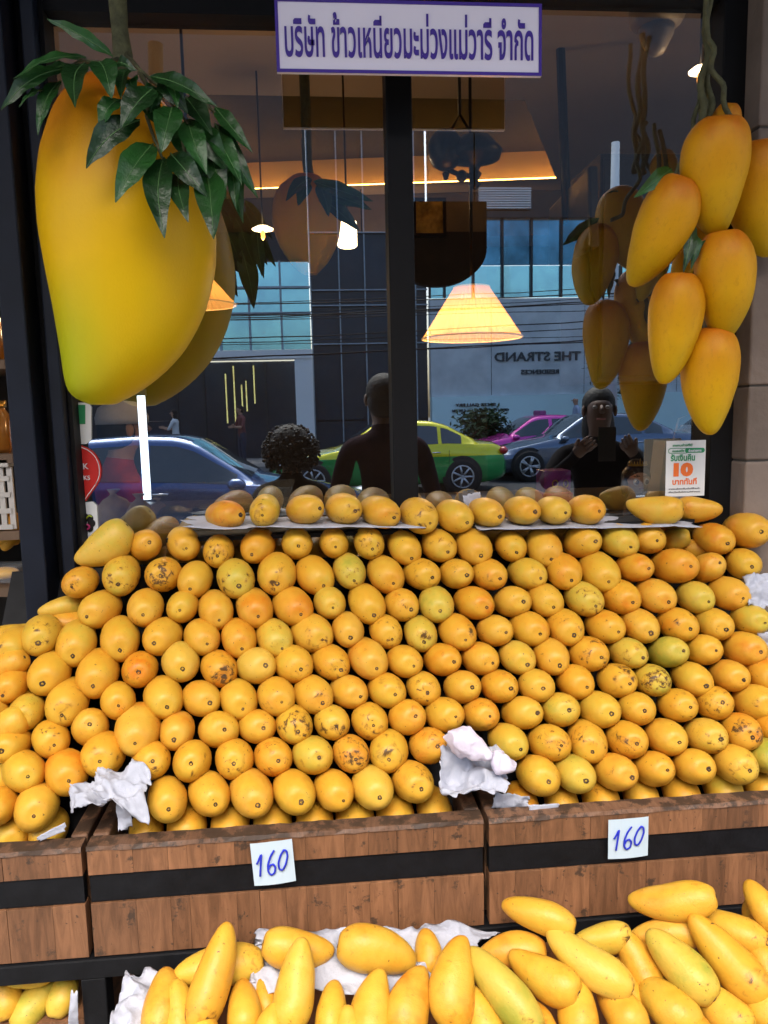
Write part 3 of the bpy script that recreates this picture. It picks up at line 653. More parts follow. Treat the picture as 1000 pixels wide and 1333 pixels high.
for c in (c0, c1, c2): c['group'] = 'wooden fruit crates with black bands'
# ---- black stand and lower bins
zt, zb1, zb2, zb = CR_Z
st = thing('fruit_stand', 'black metal stand holding the crates above and the fruit bins below', 'stand', (0, CY, 0))
bx('top_rail', c0a, c2b, CY-.004, CY+.03, zb-.034, zb-.002, M_BAND, st, bevel=.002)
bx('deck', c0a, c2b, CY+.03, 1.56, zb-.020, zb-.002, M_BAND, st)
for xs in ((c0b+c1a)/2, (c1b+c2a)/2, c2b-.02, c0a+.02):
    bx('post', xs-.019, xs+.019, CY-.003, CY+.036, 0, zb-.0345, M_BAND, st, bevel=.002)
    bx('rear_post', xs-.019, xs+.019, 1.52, 1.555, 0, zb-.021, M_BAND, st)
def low_bin(xa, xb, label, ya=.60, yb=1.117, zt_=.66):
    t = thing('fruit_bin', label, 'bin', (xa, .7, .4), 'wooden bins under the crates')
    for y0, y1, n in ((ya, ya+.022, 'front_board'), (yb-.022, yb, 'back_board')):
        bx(n, xa, xb, y0, y1, .44, zt_, M_PLANK, t)
    for x_ in (xa, xb-.02): bx('side_board', x_, x_+.02, ya+.023, yb-.023, .44, zt_, M_PLANK, t)
    bx('bottom_board', xa, xb, ya, yb, .42, .439, M_PLANK, t)
low_bin(-.28, 1.0, 'wooden lower bin heaped with loose mangoes in front of the stand')
low_bin(-1.1, -.40, 'wooden lower bin at the bottom left corner under the left crate', 1.16, 1.50, .56)
# ---- price cards
def card(px0, py0, px1, py1, tilt, label):
    a, b = on_y(px0, py0, CY-.006), on_y(px1, py1, CY-.006); c = (a+b)/2; W, Hh = b.x-a.x, a.z-b.z
    t = thing('price_card', label, 'price card', c, 'handwritten price cards')
    bm = bmesh.new(); n = 6; g = []
    for i in range(n+1):
        for j in range(n+1):
            u, v = i/n-.5, j/n-.5; g.append(bm.verts.new((u*W, -.003*math.cos(u*3)-.004*(v+.5)*abs(u), v*Hh)))
    for i in range(n):
        for j in range(n): bm.faces.new((g[i*(n+1)+j], g[(i+1)*(n+1)+j], g[(i+1)*(n+1)+j+1], g[i*(n+1)+j+1]))
    o = mk('card', bm, M_CARD, None); o.parent = t; o.rotation_euler = (0, tilt, 0)
    strokes = [[(-.38, .03), (-.33, .10), (-.27, .20), (-.25, .22), (-.29, 0), (-.33, -.22)], [(.06, .27), (-.04, .16), (-.12, 0), (-.13, -.14), (-.07, -.22), (.02, -.18), (.05, -.07), (.0, 0), (-.07, -.02), (-.12, -.1)],
               [(.30, .26), (.20, .16), (.13, .0), (.14, -.12), (.21, -.15), (.30, -.04), (.36, .12), (.35, .23), (.29, .26), (.24, .20)]]
    for s in strokes:
        pts = []
        for i in range(len(s)-1):
            for k in range(4): pts.append(Vector((s[i][0]+(s[i+1][0]-s[i][0])*k/4, 0, s[i][1]+(s[i+1][1]-s[i][1])*k/4)))
        pts.append(Vector((s[-1][0], 0, s[-1][1])))
        sm = [pts[0]]+[(pts[i-1]+pts[i]*2+pts[i+1])/4 for i in range(1, len(pts)-1)]+[pts[-1]]
        bm = bmesh.new(); tube(bm, [(p.x*W*1.0, -.0056, p.z*Hh*1.15) for p in sm], .0017, 5)
        d_ = mk('digit', bm, M_INK, None); d_.parent = t; d_.rotation_euler = (0, tilt, 0); d_.scale = (1, .35, 1); d_.location = (0, -.0038, 0)
card(327, 1096, 384, 1148, R(-3), 'white card with handwritten blue 160 on the middle crate')
card(792, 1066, 843, 1114, R(-1), 'white card with handwritten blue 160 on the right crate')

# ================================================================== lower heap of loose mangoes
LP0, LP1 = on_y(560, 1212, 1.09), on_y(560, 1333, .97)
ls = Vector((0, LP1.y-LP0.y, LP1.z-LP0.z)).normalized(); LN = Vector((1, 0, 0)).cross(ls)
if LN.z < 0: LN = -LN
def low_pt(lift):
    def f(px, py):
        d = ray(px, py); return CAM + d*(((LP0-CAM).dot(LN)+lift)/d.dot(LN))
    return f
LW = {'y': 'golden yellow', 'o': 'orange', 'g': 'greenish yellow', 'gg': 'pale green', 'p': 'pale yellow', 'b': 'spotted yellow', 'oo': 'peach orange', 'ob': 'stained orange'}
# cx, cy, stem angle, length, width, tilt, tone, lift, label
LOW = [
 (280, 1270, -105, 130, 54, .1, 'y', .030, 'long golden mango standing steeply with its tip up, left in the lower bin'),
 (285, 1256, 5, 122, 50, 0, 'g', -.005, 'greenish yellow mango lying crosswise behind the steep left mango'),
 (388, 1238, 170, 98, 50, .15, 'y', .010, 'yellow mango lying below the middle crate left of the white paper'),
 (385, 1281, -95, 108, 58, .15, 'p', .028, 'pale yellow mango standing tip up left of the white paper'),
 (492, 1236, 172, 110, 60, .1, 'y', .016, 'large yellow mango lying sideways just under the middle crate'),
 (212, 1305, -92, 90, 54, .4, 'o', 0, 'orange mango at the left end of the lower bin'),
 (236, 1318, -80, 80, 44, .2, 'y', .005, 'yellow mango behind the steep mango, low at the left'),
 (318, 1312, -80, 80, 50, .3, 'y', .0, 'golden mango right of the steep mango near the picture bottom'),
 (346, 1300, -70, 70, 40, .2, 'ob', -.02, 'dark orange mango in the shade between two upright mangoes'),
 (432, 1318, -90, 80, 46, .2, 'y', .008, 'yellow mango at the bottom right of the pale upright mango'),
 (482, 1312, -92, 88, 56, .3, 'y', .012, 'yellow mango in front of the white paper, tip up'),
 (350, 1340, -90, 60, 44, .2, 'y', .015, 'yellow mango cut by the bottom of the picture left of the pale one'),
 (532, 1305, -100, 96, 58, .2, 'o', .016, 'orange yellow mango with its tip up under the large sideways mango'),
 (700, 1191, -18, 102, 46, .1, 'y', .040, 'yellow mango lying highest in the heap against the middle crate, pointing left'),
 (875, 1175, 5, 116, 48, .1, 'y', .048, 'yellow mango lying topmost against the right crate, pointing left'),
 (994, 1180, -60, 74, 42, .1, 'y', .05, 'mango at the right edge leaning on the right crate'),
 (785, 1223, 10, 80, 42, 0, 'g', .01, 'greenish yellow mango wedged between the two topmost mangoes'),
 (665, 1236, 0, 96, 44, 0, 'o', .0, 'orange mango lying behind below the topmost yellow mango'),
 (588, 1277, -92, 112, 60, .1, 'y', .030, 'plump yellow mango standing tip up right of the paper'),
 (655, 1288, -50, 138, 56, .1, 'gg', .032, 'pale green long mango with black specks slanting in the lower bin'),
 (708, 1273, -25, 98, 56, .35, 'y', .022, 'yellow mango with a dark stem end in the middle of the heap'),
 (764, 1254, -32, 128, 50, .1, 'p', .040, 'pale yellow long mango slanting over the others in the heap'),
 (866, 1215, 0, 98, 38, 0, 'oo', .012, 'peach coloured mango lying behind the green slanting one'),
 (886, 1256, -48, 108, 60, .15, 'gg', .036, 'pale green mango slanting down to the right in the lower bin'),
 (946, 1248, -52, 126, 62, .1, 'b', .034, 'big spotted yellow mango slanting at the right of the lower bin'),
 (955, 1212, -25, 92, 50, 0, 'y', .022, 'yellow mango behind the big spotted one on the right'),
 (832, 1252, -70, 90, 52, .1, 'o', .0, 'orange mango in the shade between the slanting mangoes'),
 (750, 1310, -85, 78, 56, .4, 'y', .010, 'yellow mango below the one with the dark stem end'),
 (808, 1312, -60, 88, 56, .3, 'oo', .014, 'peach mango under the pale slanting mango'),
 (868, 1308, -40, 92, 62, .3, 'y', .012, 'yellow mango under the pale green slanting mango'),
 (938, 1316, -40, 84, 54, .3, 'y', .010, 'yellow mango below the big spotted mango'),
 (988, 1300, -70, 84, 58, .2, 'y', .02, 'orange yellow mango at the lower right corner'),
 (982, 1190, -60, 40, 34, .1, 'o', .0, 'small orange end of a mango behind the heap at the right'),
 (996, 1250, -80, 60, 44, .1, 'o', .02, 'orange mango cut by the right edge of the picture'),
 (630, 1325, -70, 80, 52, .2, 'y', .0, 'yellow mango cut by the picture bottom left of the green one'),
 (558, 1240, -90, 60, 40, .1, 'o', -.02, 'orange mango half hidden behind the plump upright mango'),
 (815, 1285, -90, 80, 50, .2, 'o', -.012, 'dark orange mango deep in the heap'),
 (700, 1330, -80, 60, 50, .2, 'o', .0, 'orange mango at the picture bottom under the middle of the heap'),
 (455, 1345, -80, 60, 50, .2, 'y', .005, 'mango cut by the picture bottom under the paper'),
 (265, 1340, -70, 60, 44, .2, 'y', .01, 'mango cut by the picture bottom at the foot of the steep mango'),
 (905, 1345, -70, 70, 56, .2, 'o', .01, 'orange mango cut by the picture bottom at the right'),
]
for cx, cy, an, ln, wd, ti, tone, lift, lab in LOW:
    cam_mango(cx, cy, None, an, ln, wd, ti, tone, lab, 'loose mangoes heaped in the lower bins', plane=low_pt(lift), paler=.15)
LL = [(8, 1292, -70, 66, 38, 'y'), (46, 1303, -120, 74, 44, 'gg'), (84, 1290, -100, 64, 36, 'g'), (40, 1270, 10, 60, 34, 'g'), (85, 1326, -30, 60, 44, 'p'), (20, 1328, -40, 60, 44, 'y'), (62, 1335, 0, 60, 40, 'g')]
NL = ['yellow mango at the left edge of the lower left bin', 'pale green mango slanting in the lower left bin', 'green mango beside the black post in the lower left bin', 'green mango at the back of the lower left bin', 'pale mango at the lower right of the left bin', 'yellow mango at the bottom left corner', 'greenish mango at the bottom of the left bin']
for (cx, cy, an, ln, wd, tone), lab in zip(LL, NL):
    cam_mango(cx, cy, 1.19, an, ln, wd, .1, tone, lab, 'loose mangoes heaped in the lower bins')
paper('crumpled_paper', 'large white paper sheet under the loose mangoes below the middle crate', [(330, 1215), (650, 1203), (560, 1290), (320, 1290)], [1.12, 1.12, 1.02, 1.02], .020, 80, 30, 15, fold=1.0)
paper('crumpled_paper', 'pleated white paper in the left corner of the lower bin', [(165, 1258), (225, 1256), (205, 1345), (138, 1345)], [1.10, 1.10, .98, .98], .020, 40, 40, 16, fold=1.4)
paper('crumpled_paper', 'blue white paper scrap in the lower left bin', [(92, 1292), (102, 1290), (102, 1345), (88, 1345)], [1.13]*4, .008, 8, 14, 17)

# ================================================================== hanging giant mango
def interp(tab, y):
    for i in range(len(tab)-1):
        if tab[i][0] <= y <= tab[i+1][0]:
            t = (y-tab[i][0])/(tab[i+1][0]-tab[i][0]); return [tab[i][k]+(tab[i+1][k]-tab[i][k])*t for k in (1, 2)]
    return tab[-1][1:] if y > tab[-1][0] else tab[0][1:]
def giant_mango(parent, tab, yc, nseg=40, nr=44, name='body', m=None):
    y0, y1 = tab[0][0], tab[-1][0]; rings = []; bm = bmesh.new()
    for i in range(nr+1):
        t = (1-math.cos(math.pi*i/nr))/2; y = y0+(y1-y0)*t
        l = sum(interp(tab, y+d)[0] for d in (-6, -3, 0, 3, 6))/5; r = sum(interp(tab, y+d)[1] for d in (-6, -3, 0, 3, 6))/5
        a, b = on_y(l, y, yc), on_y(r, y, yc); c = (a+b)/2; w_ = (b.x-a.x)/2*.985
        if i in (0, nr): w_ *= .35
        rings.append([bm.verts.new((c.x+math.cos(2*math.pi*k/nseg)*w_, yc+math.sin(2*math.pi*k/nseg)*w_*.88, c.z)) for k in range(nseg)])
    for i in range(nr):
        for k in range(nseg): bm.faces.new((rings[i][k], rings[i][(k+1) % nseg], rings[i+1][(k+1) % nseg], rings[i+1][k]))
    bm.faces.new(rings[0]); bm.faces.new(rings[-1][::-1])
    bmesh.ops.smooth_vert(bm, verts=bm.verts, factor=.5, use_axis_x=True, use_axis_y=True, use_axis_z=True)
    return mk(name, bm, m or M_GIANT, parent, smooth=True)
def leaf(parent, base, tip, width, sag=.012, normal=None, name='leaf', seed=0):
    base, tip = Vector(base), Vector(tip); ax = tip-base; L_ = ax.length; ax.normalize()
    nrm = normal or Vector((0, -1, .35)); nrm = (nrm - ax*nrm.dot(ax)).normalized(); sd = ax.cross(nrm)
    bm = bmesh.new(); n = 12; rows = []
    curl = rnd.uniform(-.25, .25); tw = rnd.uniform(-.35, .35)
    for i in range(n+1):
        t = i/n; w_ = width*.5*(math.sin(math.pi*t**.82)**.85)*(1-.25*t)*1.1 if 0 < t < 1 else .0006
        c = base + ax*L_*t + nrm*(math.sin(math.pi*t)*sag) + sd*curl*L_*.18*math.sin(math.pi*t)
        s2 = sd*math.cos(tw*t*2) + nrm*math.sin(tw*t*2)
        wob = .004*math.sin(t*19+seed)
        rows.append([bm.verts.new(c + s2*w_*u + nrm*(abs(u)*w_*.30+wob*abs(u)*.5)) for u in (-1, -.55, 0, .55, 1)])
    for i in range(n):
        for j in range(4):
            f = bm.faces.new((rows[i][j], rows[i][j+1], rows[i+1][j+1], rows[i+1][j])); f.smooth = True
    tube(bm, [base + ax*L_*t + nrm*(math.sin(math.pi*t)*sag+.0003) + sd*curl*L_*.18*math.sin(math.pi*t) for t in [k/8 for k in range(9)]], [.0014*(1-.8*k/8) for k in range(9)], 4, mi=1)
    return mk(name, bm, [M_LEAF, M_RIB], parent)
YG = 1.43
gt = thing('giant_mango', 'giant yellow display mango with dark green leaves hanging at the upper left', 'display mango', on_y(160, 300, YG))
TAB = [(98, 118, 150), (106, 100, 180), (120, 86, 202), (150, 68, 230), (200, 53, 256), (250, 48, 273), (300, 51, 283), (350, 60, 283), (400, 70, 271), (430, 75, 258), (460, 80, 240), (485, 83, 217), (505, 87, 192), (517, 95, 172), (524, 108, 158), (527, 125, 145)]
gb = giant_mango(gt, TAB, YG)
bm = bmesh.new()
pts = [on_y(152, -60, 1.44), on_y(153, 0, 1.44), on_y(156, 40, 1.44), on_y(160, 72, 1.43), on_y(150, 112, 1.42)]
tube(bm, pts, [.016, .0155, .014, .017, .012], 12)
mk('stalk', bm, M_STALK, gt)
bm = bmesh.new(); f_ = K
def tw(pl, ys, r0_=.004):
    P = [on_y(x*f_, y*f_, yy) for (x, y), yy in zip(pl, ys)]; tube(bm, P, [r0_*(1-.5*i/(len(P)-1)) for i in range(len(P))], 6)
tw([(470, 200), (520, 260), (590, 320), (650, 400), (700, 460)], [1.40, 1.34, 1.31, 1.30, 1.29])
tw([(520, 270), (560, 340), (545, 430), (575, 520), (605, 590)], [1.34, 1.30, 1.285, 1.28, 1.27])
tw([(560, 300), (640, 300), (760, 380), (850, 470)], [1.34, 1.32, 1.32, 1.32])
tw([(440, 220), (380, 235), (300, 225), (240, 260)], [1.40, 1.34, 1.32, 1.31])
tw([(650, 400), (680, 520), (700, 640)], [1.30, 1.28, 1.27])
mk('twig', bm, M_STALK, gt)
LV = [((420,210),(175,70),42),((320,215),(50,295),48),((240,255),(5,410),56),((315,235),(280,400),80),((225,300),(140,500),50),((180,345),(70,395),25),((370,230),(415,365),85),((430,250),(510,265),45),
 ((570,330),(450,480),100),((450,370),(370,480),70),((520,445),(320,625),90),((570,535),(428,750),95),((610,585),(612,885),90),((640,400),(600,570),90),((560,285),(810,400),60),((800,400),(940,570),60),
 ((700,440),(770,650),85),((635,570),(770,730),80),((670,640),(700,825),75),((770,640),(795,890),100),((790,490),(900,690),80),((800,460),(960,740),70),((850,570),(880,780),60),((640,310),(660,400),60),
 ((690,360),(790,500),90),((660,480),(720,620),80),((300,260),(290,370),50),((480,300),(500,360),60),((560,380),(600,480),70),((880,610),(905,830),60),((610,300),(700,420),80),((740,470),(850,640),85),
 ((700,560),(760,700),85),((470,260),(450,370),70),((600,330),(560,420),70),((780,560),(840,740),80),((260,240),(120,330),50)]
for i, (b_, t_, w_) in enumerate(LV):
    yb = 1.29 + rnd.uniform(-.012, .02); yt = 1.235 + rnd.uniform(-.02, .025)
    if b_[0] > 780: yb += .03; yt += .05
    if t_[0] < 200: yb += .02; yt += .03
    if i in (12, 19, 11): yt = 1.21
    if i >= 23: yb += .025; yt += .04
    wm = w_*f_*1.28/1000*1.08
    leaf(gt, on_y(b_[0]*f_, b_[1]*f_, yb), on_y(t_[0]*f_, t_[1]*f_, yt), wm, seed=i)

# ================================================================== hanging cluster
YC = 1.42
def cluster_mesh(seed):
    me = mango_mesh(seed, Rr=.0335, Ls=.072, Lt=.092, k=.20, bend=.16, blunt=.84, seg=32, rings=28, flat=.92); return me
CM = [cluster_mesh(51), cluster_mesh(52), cluster_mesh(53)]
M_FAKE = None
def fake_mat():
    m = bpy.data.materials.new('hanging_mango_skin'); nt, b = nodes(m); N, L = nt.nodes, nt.links
    tc = N.new('ShaderNodeTexCoord'); sx = N.new('ShaderNodeSeparateXYZ'); L.new(tc.outputs['Generated'], sx.inputs[0]); oi = N.new('ShaderNodeObjectInfo')
    sc = N.new('ShaderNodeVectorMath'); sc.operation = 'SCALE'; sc.inputs[0].default_value = (9.3, 4.1, 6.7); L.new(oi.outputs['Random'], sc.inputs['Scale'])
    ad = N.new('ShaderNodeVectorMath'); ad.operation = 'ADD'; L.new(tc.outputs['Generated'], ad.inputs[0]); L.new(sc.outputs[0], ad.inputs[1])
    nz = N.new('ShaderNodeTexNoise'); nz.inputs['Scale'].default_value = 3.2; nz.inputs['Detail'].default_value = 6; L.new(ad.outputs[0], nz.inputs['Vector'])
    f = math_n(N, L, 'ADD', sx.outputs[2], math_n(N, L, 'MULTIPLY', math_n(N, L, 'SUBTRACT', nz.outputs['Fac'], .5), .4))
    cr = N.new('ShaderNodeValToRGB'); e = cr.color_ramp.elements
    e[0].position = .05; e[0].color = (.50, .33, .003, 1); e[1].position = 1; e[1].color = (.46, .13, .003, 1)
    k = e.new(.45); k.color = (.62, .33, .002, 1); k = e.new(.8); k.color = (.57, .25, .003, 1)
    L.new(f, cr.inputs[0]); c = cr.outputs[0]
    n3 = N.new('ShaderNodeTexNoise'); n3.inputs['Scale'].default_value = 16; n3.inputs['Detail'].default_value = 6; n3.inputs['Roughness'].default_value = .7; L.new(ad.outputs[0], n3.inputs['Vector'])
    c = mixc(N, L, math_n(N, L, 'MULTIPLY', ramp(N, L, n3.outputs['Fac'], .52, .72), .4), c, (.34, .16, .008, 1))
    L.new(c, b.inputs['Base Color']); b.inputs['Roughness'].default_value = .5; b.inputs['Specular IOR Level'].default_value = .25
    bp = N.new('ShaderNodeBump'); bp.inputs['Strength'].default_value = .25; bp.inputs['Distance'].default_value = .003; n2 = N.new('ShaderNodeTexNoise'); n2.inputs['Scale'].default_value = 60; L.new(ad.outputs[0], n2.inputs['Vector']); L.new(n2.outputs['Fac'], bp.inputs['Height']); L.new(bp.outputs[0], b.inputs['Normal'])
    return m
M_FAKE = fake_mat()
for me in CM: me.materials.clear(); me.materials.append(M_FAKE)
HG = 'large mangoes hanging in a bunch at the upper right'
for i, (cx, cy, y, an, ln, wd, lab) in enumerate([
 (927, 236, 1.40, 92, 150, 82, 'hanging mango at the top front of the right bunch'), (858, 309, 1.43, 72, 148, 75, 'leftmost hanging mango of the bunch, below the small leaf'),
 (945, 377, 1.41, 98, 144, 77, 'hanging mango at the right middle of the bunch'), (878, 432, 1.43, 88, 144, 71, 'hanging mango at the lower left of the bunch'),
 (922, 500, 1.45, 90, 140, 75, 'lowest hanging mango of the bunch'), (988, 264, 1.46, 96, 148, 84, 'hanging mango cut by the right edge of the picture'),
 (941, 180, 1.48, 90, 80, 40, 'hanging mango almost hidden behind the top one'), (912, 305, 1.50, 90, 95, 52, 'hanging mango deep inside the bunch between the front ones'), (893, 340, 1.51, 75, 80, 36, 'small hanging mango in shade behind the left ones')]):
    o = cam_mango(cx, cy, y, an, ln, wd, .05, 'o', lab, HG, me=CM[i % 3], scar=False, twist=1.2*i, name='hanging_mango')
vine = thing('hanging_vine', 'twisted green brown stalks tying the bunch of hanging mangoes', 'vine', on_y(925, 100, 1.44))
def strand(pl, r_, y=1.44, seed=0):
    bm = bmesh.new(); P = []
    for i in range(len(pl)-1):
        for k in range(6):
            t = k/6; p = on_y(pl[i][0]+(pl[i+1][0]-pl[i][0])*t, pl[i][1]+(pl[i+1][1]-pl[i][1])*t, y)
            j = (i*6+k); P.append(p+Vector((math.sin(j*.9+seed)*.005, math.cos(j*.9+seed)*.005, 0)))
    P.append(on_y(*pl[-1], y)); tube(bm, P, r_, 7); mk('stalk', bm, M_STALK, vine)
strand([(926, -60), (922, 40), (916, 100), (912, 160)], .0065, 1.45, 0)
strand([(918, -60), (924, 50), (930, 90), (945, 130), (962, 185)], .005, 1.43, 1)
strand([(930, -50), (920, 60), (925, 120), (922, 168)], .006, 1.46, 2)
strand([(921, 90), (908, 130), (905, 180), (880, 232), (866, 244)], .0045, 1.47, 3)
strand([(915, 110), (915, 200), (900, 300), (905, 360), (885, 372)], .005, 1.50, 4)
strand([(922, 120), (930, 240), (935, 300), (940, 312)], .005, 1.50, 5)
strand([(905, 360), (915, 400), (922, 436)], .005, 1.48, 6)
for b_, t_, w_ in (((874, 220), (825, 257), 22), ((905, 175), (893, 200), 20), ((905, 330), (928, 312), 14), ((897, 300), (900, 350), 16), ((902, 290), (890, 355), 16)):
    leaf(vine, on_y(*b_, 1.42), on_y(*t_, 1.40), w_*1.4/1000)
# ================================================================== lettering
def text_obj(name, s, size, mat, parent=None, bold=0.0, extrude=.0006, align='CENTER', spacing=1.0):
    cu = bpy.data.curves.new(name, 'FONT'); cu.body = s; cu.size = size; cu.extrude = extrude; cu.offset = bold; cu.align_x = align; cu.align_y = 'CENTER'; cu.space_character = spacing
    cu.resolution_u = 3
    o = bpy.data.objects.new(name, cu); COL.objects.link(o)
    dg = bpy.context.evaluated_depsgraph_get(); dg.update()
    me = bpy.data.meshes.new_from_object(o.evaluated_get(dg)); COL.objects.unlink(o); bpy.data.objects.remove(o)
    me.materials.clear(); me.materials.append(mat)
    m = bpy.data.objects.new(name, me); link(m, parent); return m
def fit(o, w, h=None):
    xs = [v.co.x for v in o.data.vertices]; ys = [v.co.y for v in o.data.vertices]
    if not xs: return
    cx, cy = (min(xs)+max(xs))/2, (min(ys)+max(ys))/2; kx = w/(max(xs)-min(xs)); ky = h/(max(ys)-min(ys)) if h else kx
    for v in o.data.vertices: v.co.x = (v.co.x-cx)*kx; v.co.y = (v.co.y-cy)*ky

SY = 1.46
a, b = on_y(357, -3, SY), on_y(705, 99, SY); Ws, Hs = b.x-a.x, a.z-b.z
sg = thing('hanging_sign', 'white sign with purple border and purple Thai lettering hanging over the window', 'sign', ((a.x+b.x)/2, SY, (a.z+b.z)/2))
def loc_box(name, x0, x1, y0, y1, z0, z1, m, par, bevel=0):
    bm = bmesh.new(); box(bm, x0, x1, y0, y1, z0, z1); o = mk(name, bm, m, None, bevel=bevel); o.parent = par; return o
loc_box('board', -Ws/2, Ws/2, 0, .008, -Hs/2, Hs/2, M_SIGN, sg)
t_ = .0055
loc_box('shade_backing', -Ws/2+.002, Ws/2-.002, .0085, .012, -Hs/2+.002, Hs/2-.002, M_FRAME_DK, sg)  # dark sheet added so the mirrored back of the sign reads as shade
for x0_, x1_, z0_, z1_ in ((-Ws/2, Ws/2, Hs/2-t_, Hs/2), (-Ws/2, Ws/2, -Hs/2, -Hs/2+t_), (-Ws/2, -Ws/2+t_, -Hs/2+t_, Hs/2-t_), (Ws/2-t_, Ws/2, -Hs/2+t_, Hs/2-t_)):
    loc_box('border', x0_, x1_, -.0015, -.0002, z0_, z1_, M_SIGNTXT, sg)
tx = text_obj('lettering', 'บริษัท ข้าวเหนียวมะม่วงแม่วารี จำกัด', .06, M_SIGNTXT, sg, bold=.0011)
fit(tx, Ws*.935, Hs*.62); tx.rotation_euler = (math.pi/2, 0, 0); tx.location = (0, -.0012, .002)
for xx in (.20, .45, .70): pass
for px_ in (569, 590, 610):
    p = on_y(px_, 110, 1.9); bm = bmesh.new(); q1 = on_y(px_, 118, 2.45)
    tube(bm, [(q1.x, 2.45, 2.3+.28), (q1.x, 2.45, CZ)], .006, 6); o = mk('suspension_rod', bm, M_FRAME_DK); tag(o, {569: 'left', 590: 'middle', 610: 'right'}[px_]+' of three thin black rods under the white sign inside the shop', 'rod', 'thin black rods hanging from the shop ceiling')
bm = bmesh.new()
for xx in (-Ws*.4, Ws*.4): tube(bm, [(xx, .004, Hs/2), (xx, .004, 3.36-sg.location.z)], .0012, 5)
o = mk('hanger_wire', bm, M_FRAME_DK, None); o.parent = sg

# ================================================================== inside the shop
M_BRASS = pm('dark_bronze', (.035, .028, .022), .35, metal=.8)
def shade_mat():
    m = bpy.data.materials.new('pleated_shade'); m.use_nodes = True; nt = m.node_tree; N, L = nt.nodes, nt.links; b = N['Principled BSDF']; out = N['Material Output']
    b.inputs['Base Color'].default_value = (.80, .50, .22, 1); b.inputs['Roughness'].default_value = .7
    tl = N.new('ShaderNodeBsdfTranslucent'); tl.inputs[0].default_value = (.92, .48, .16, 1)
    mx = N.new('ShaderNodeMixShader'); mx.inputs[0].default_value = .65; L.new(b.outputs[0], mx.inputs[1]); L.new(tl.outputs[0], mx.inputs[2]); L.new(mx.outputs[0], out.inputs[0])
    b.inputs['Emission Color'].default_value = (1, .55, .2, 1); b.inputs['Emission Strength'].default_value = .05
    return m
M_SHADE = shade_mat(); M_BULB = pm('glowing_bulb', (1, .72, .38), emit=5, var=0)
M_BULB2 = pm('glowing_lamp', (1, .74, .42), emit=4, var=0)
def lamp_light(p, e, r=.03, col=(1, .66, .34)):
    d = bpy.data.lights.new('lamp_light', 'POINT'); d.energy = e; d.color = col; d.shadow_soft_size = r
    o = bpy.data.objects.new('lamp_light', d); link(o); o.location = p; return o
def pendant(cx, ytop, ybot, wtop, wbot, y, label, power=9):
    T, Bt = on_y(cx, ytop, y), on_y(cx, ybot, y); s = (T-CAM).dot(fw)/1000
    r1, r2 = wtop*s/2, wbot*s/2; t = thing('pendant_lamp', label, 'lamp', T, 'lit lamps with pleated cone shades')
    bm = bmesh.new(); n = 96; ra = []; rb_ = []
    for k in range(n):
        a = 2*math.pi*k/n; kk = 1 if k % 2 else .90
        ra.append(bm.verts.new((T.x+math.cos(a)*r1*kk, y+math.sin(a)*r1*kk, T.z))); rb_.append(bm.verts.new((T.x+math.cos(a)*r2*(1 if k % 2 else .95), y+math.sin(a)*r2*(1 if k % 2 else .95), Bt.z)))
    for k in range(n): bm.faces.new((ra[k], ra[(k+1) % n], rb_[(k+1) % n], rb_[k]))
    mk('lamp_shade', bm, M_SHADE, t)
    bm = bmesh.new()
    for rr, zz in ((r1, T.z), (r2, Bt.z)):
        tube(bm, [(T.x+math.cos(k/24*2*math.pi)*rr, y+math.sin(k/24*2*math.pi)*rr, zz) for k in range(25)], .003, 5, cap=False)
    mk('shade_ring', bm, pm('shade_trim', (.75, .42, .15), .6, emit=.25), t)
    bm = bmesh.new(); zc = Bt.z+(T.z-Bt.z)*.35; ball(bm, (T.x, y, zc), .032, .032, .042); mk('bulb', bm, M_BULB, t)
    bm = bmesh.new(); tube(bm, [(T.x, y, zc+.04), (T.x, y, CZ-.05 if power > 2 else CZ)], .005, 6)
    mk('cord', bm, M_BRASS, t); l = lamp_light((T.x, y, zc-.06), power); l.parent = t; l.matrix_parent_inverse = Matrix.Translation(-T); return T
LT = pendant(614, 374, 440, 46, 131, 2.45, 'glowing pleated cone lamp hanging right of the dark mullion', 2.6)
pendant(252, 352, 397, 30, 106, 2.65, 'lit cone lamp partly hidden behind the giant mango', .8)
# counterweight fitting above the lamp
cw = thing('lamp_pulley', 'dark bronze lamp fitting with round weight above the glowing cone lamp', 'lamp fitting', on_y(600, 205, 2.45))
bm = bmesh.new(); p = on_y(580, 195, 2.45); ball(bm, p, .055, .055, .062, 20, 14); lathe(bm, [(.0, -.09), (.007, -.085), (.012, -.07), (.006, -.064)], p, 10); mk('weight_ball', bm, M_BRASS, cw)
bm = bmesh.new(); p2 = on_y(618, 202, 2.45); lathe(bm, [(.01, .06), (.05, .05), (.085, .01), (.078, -.012), (.02, -.03), (.012, -.045), (.022, -.055), (.010, -.075), (.02, -.085), (.006, -.10)], p2, 24); mk('bell_cup', bm, M_BRASS, cw)
bm = bmesh.new(); tube(bm, [p+Vector((0, 0, -.055)), p+Vector((.05, 0, -.075)), p2+Vector((0, 0, -.06))], .008, 8); ball(bm, p.lerp(p2, .55)+Vector((0, 0, -.068)), .018); tube(bm, [p+Vector((.02, 0, .06)), p.lerp(p2, .5)+Vector((0, 0, .11)), p2+Vector((0, 0, .05))], .005, 8)
tube(bm, [p.lerp(p2, .5)+Vector((0, 0, .11)), p.lerp(p2, .5)+Vector((0, 0, CZ-p.z))], .005, 6); mk('arm', bm, M_BRASS, cw)
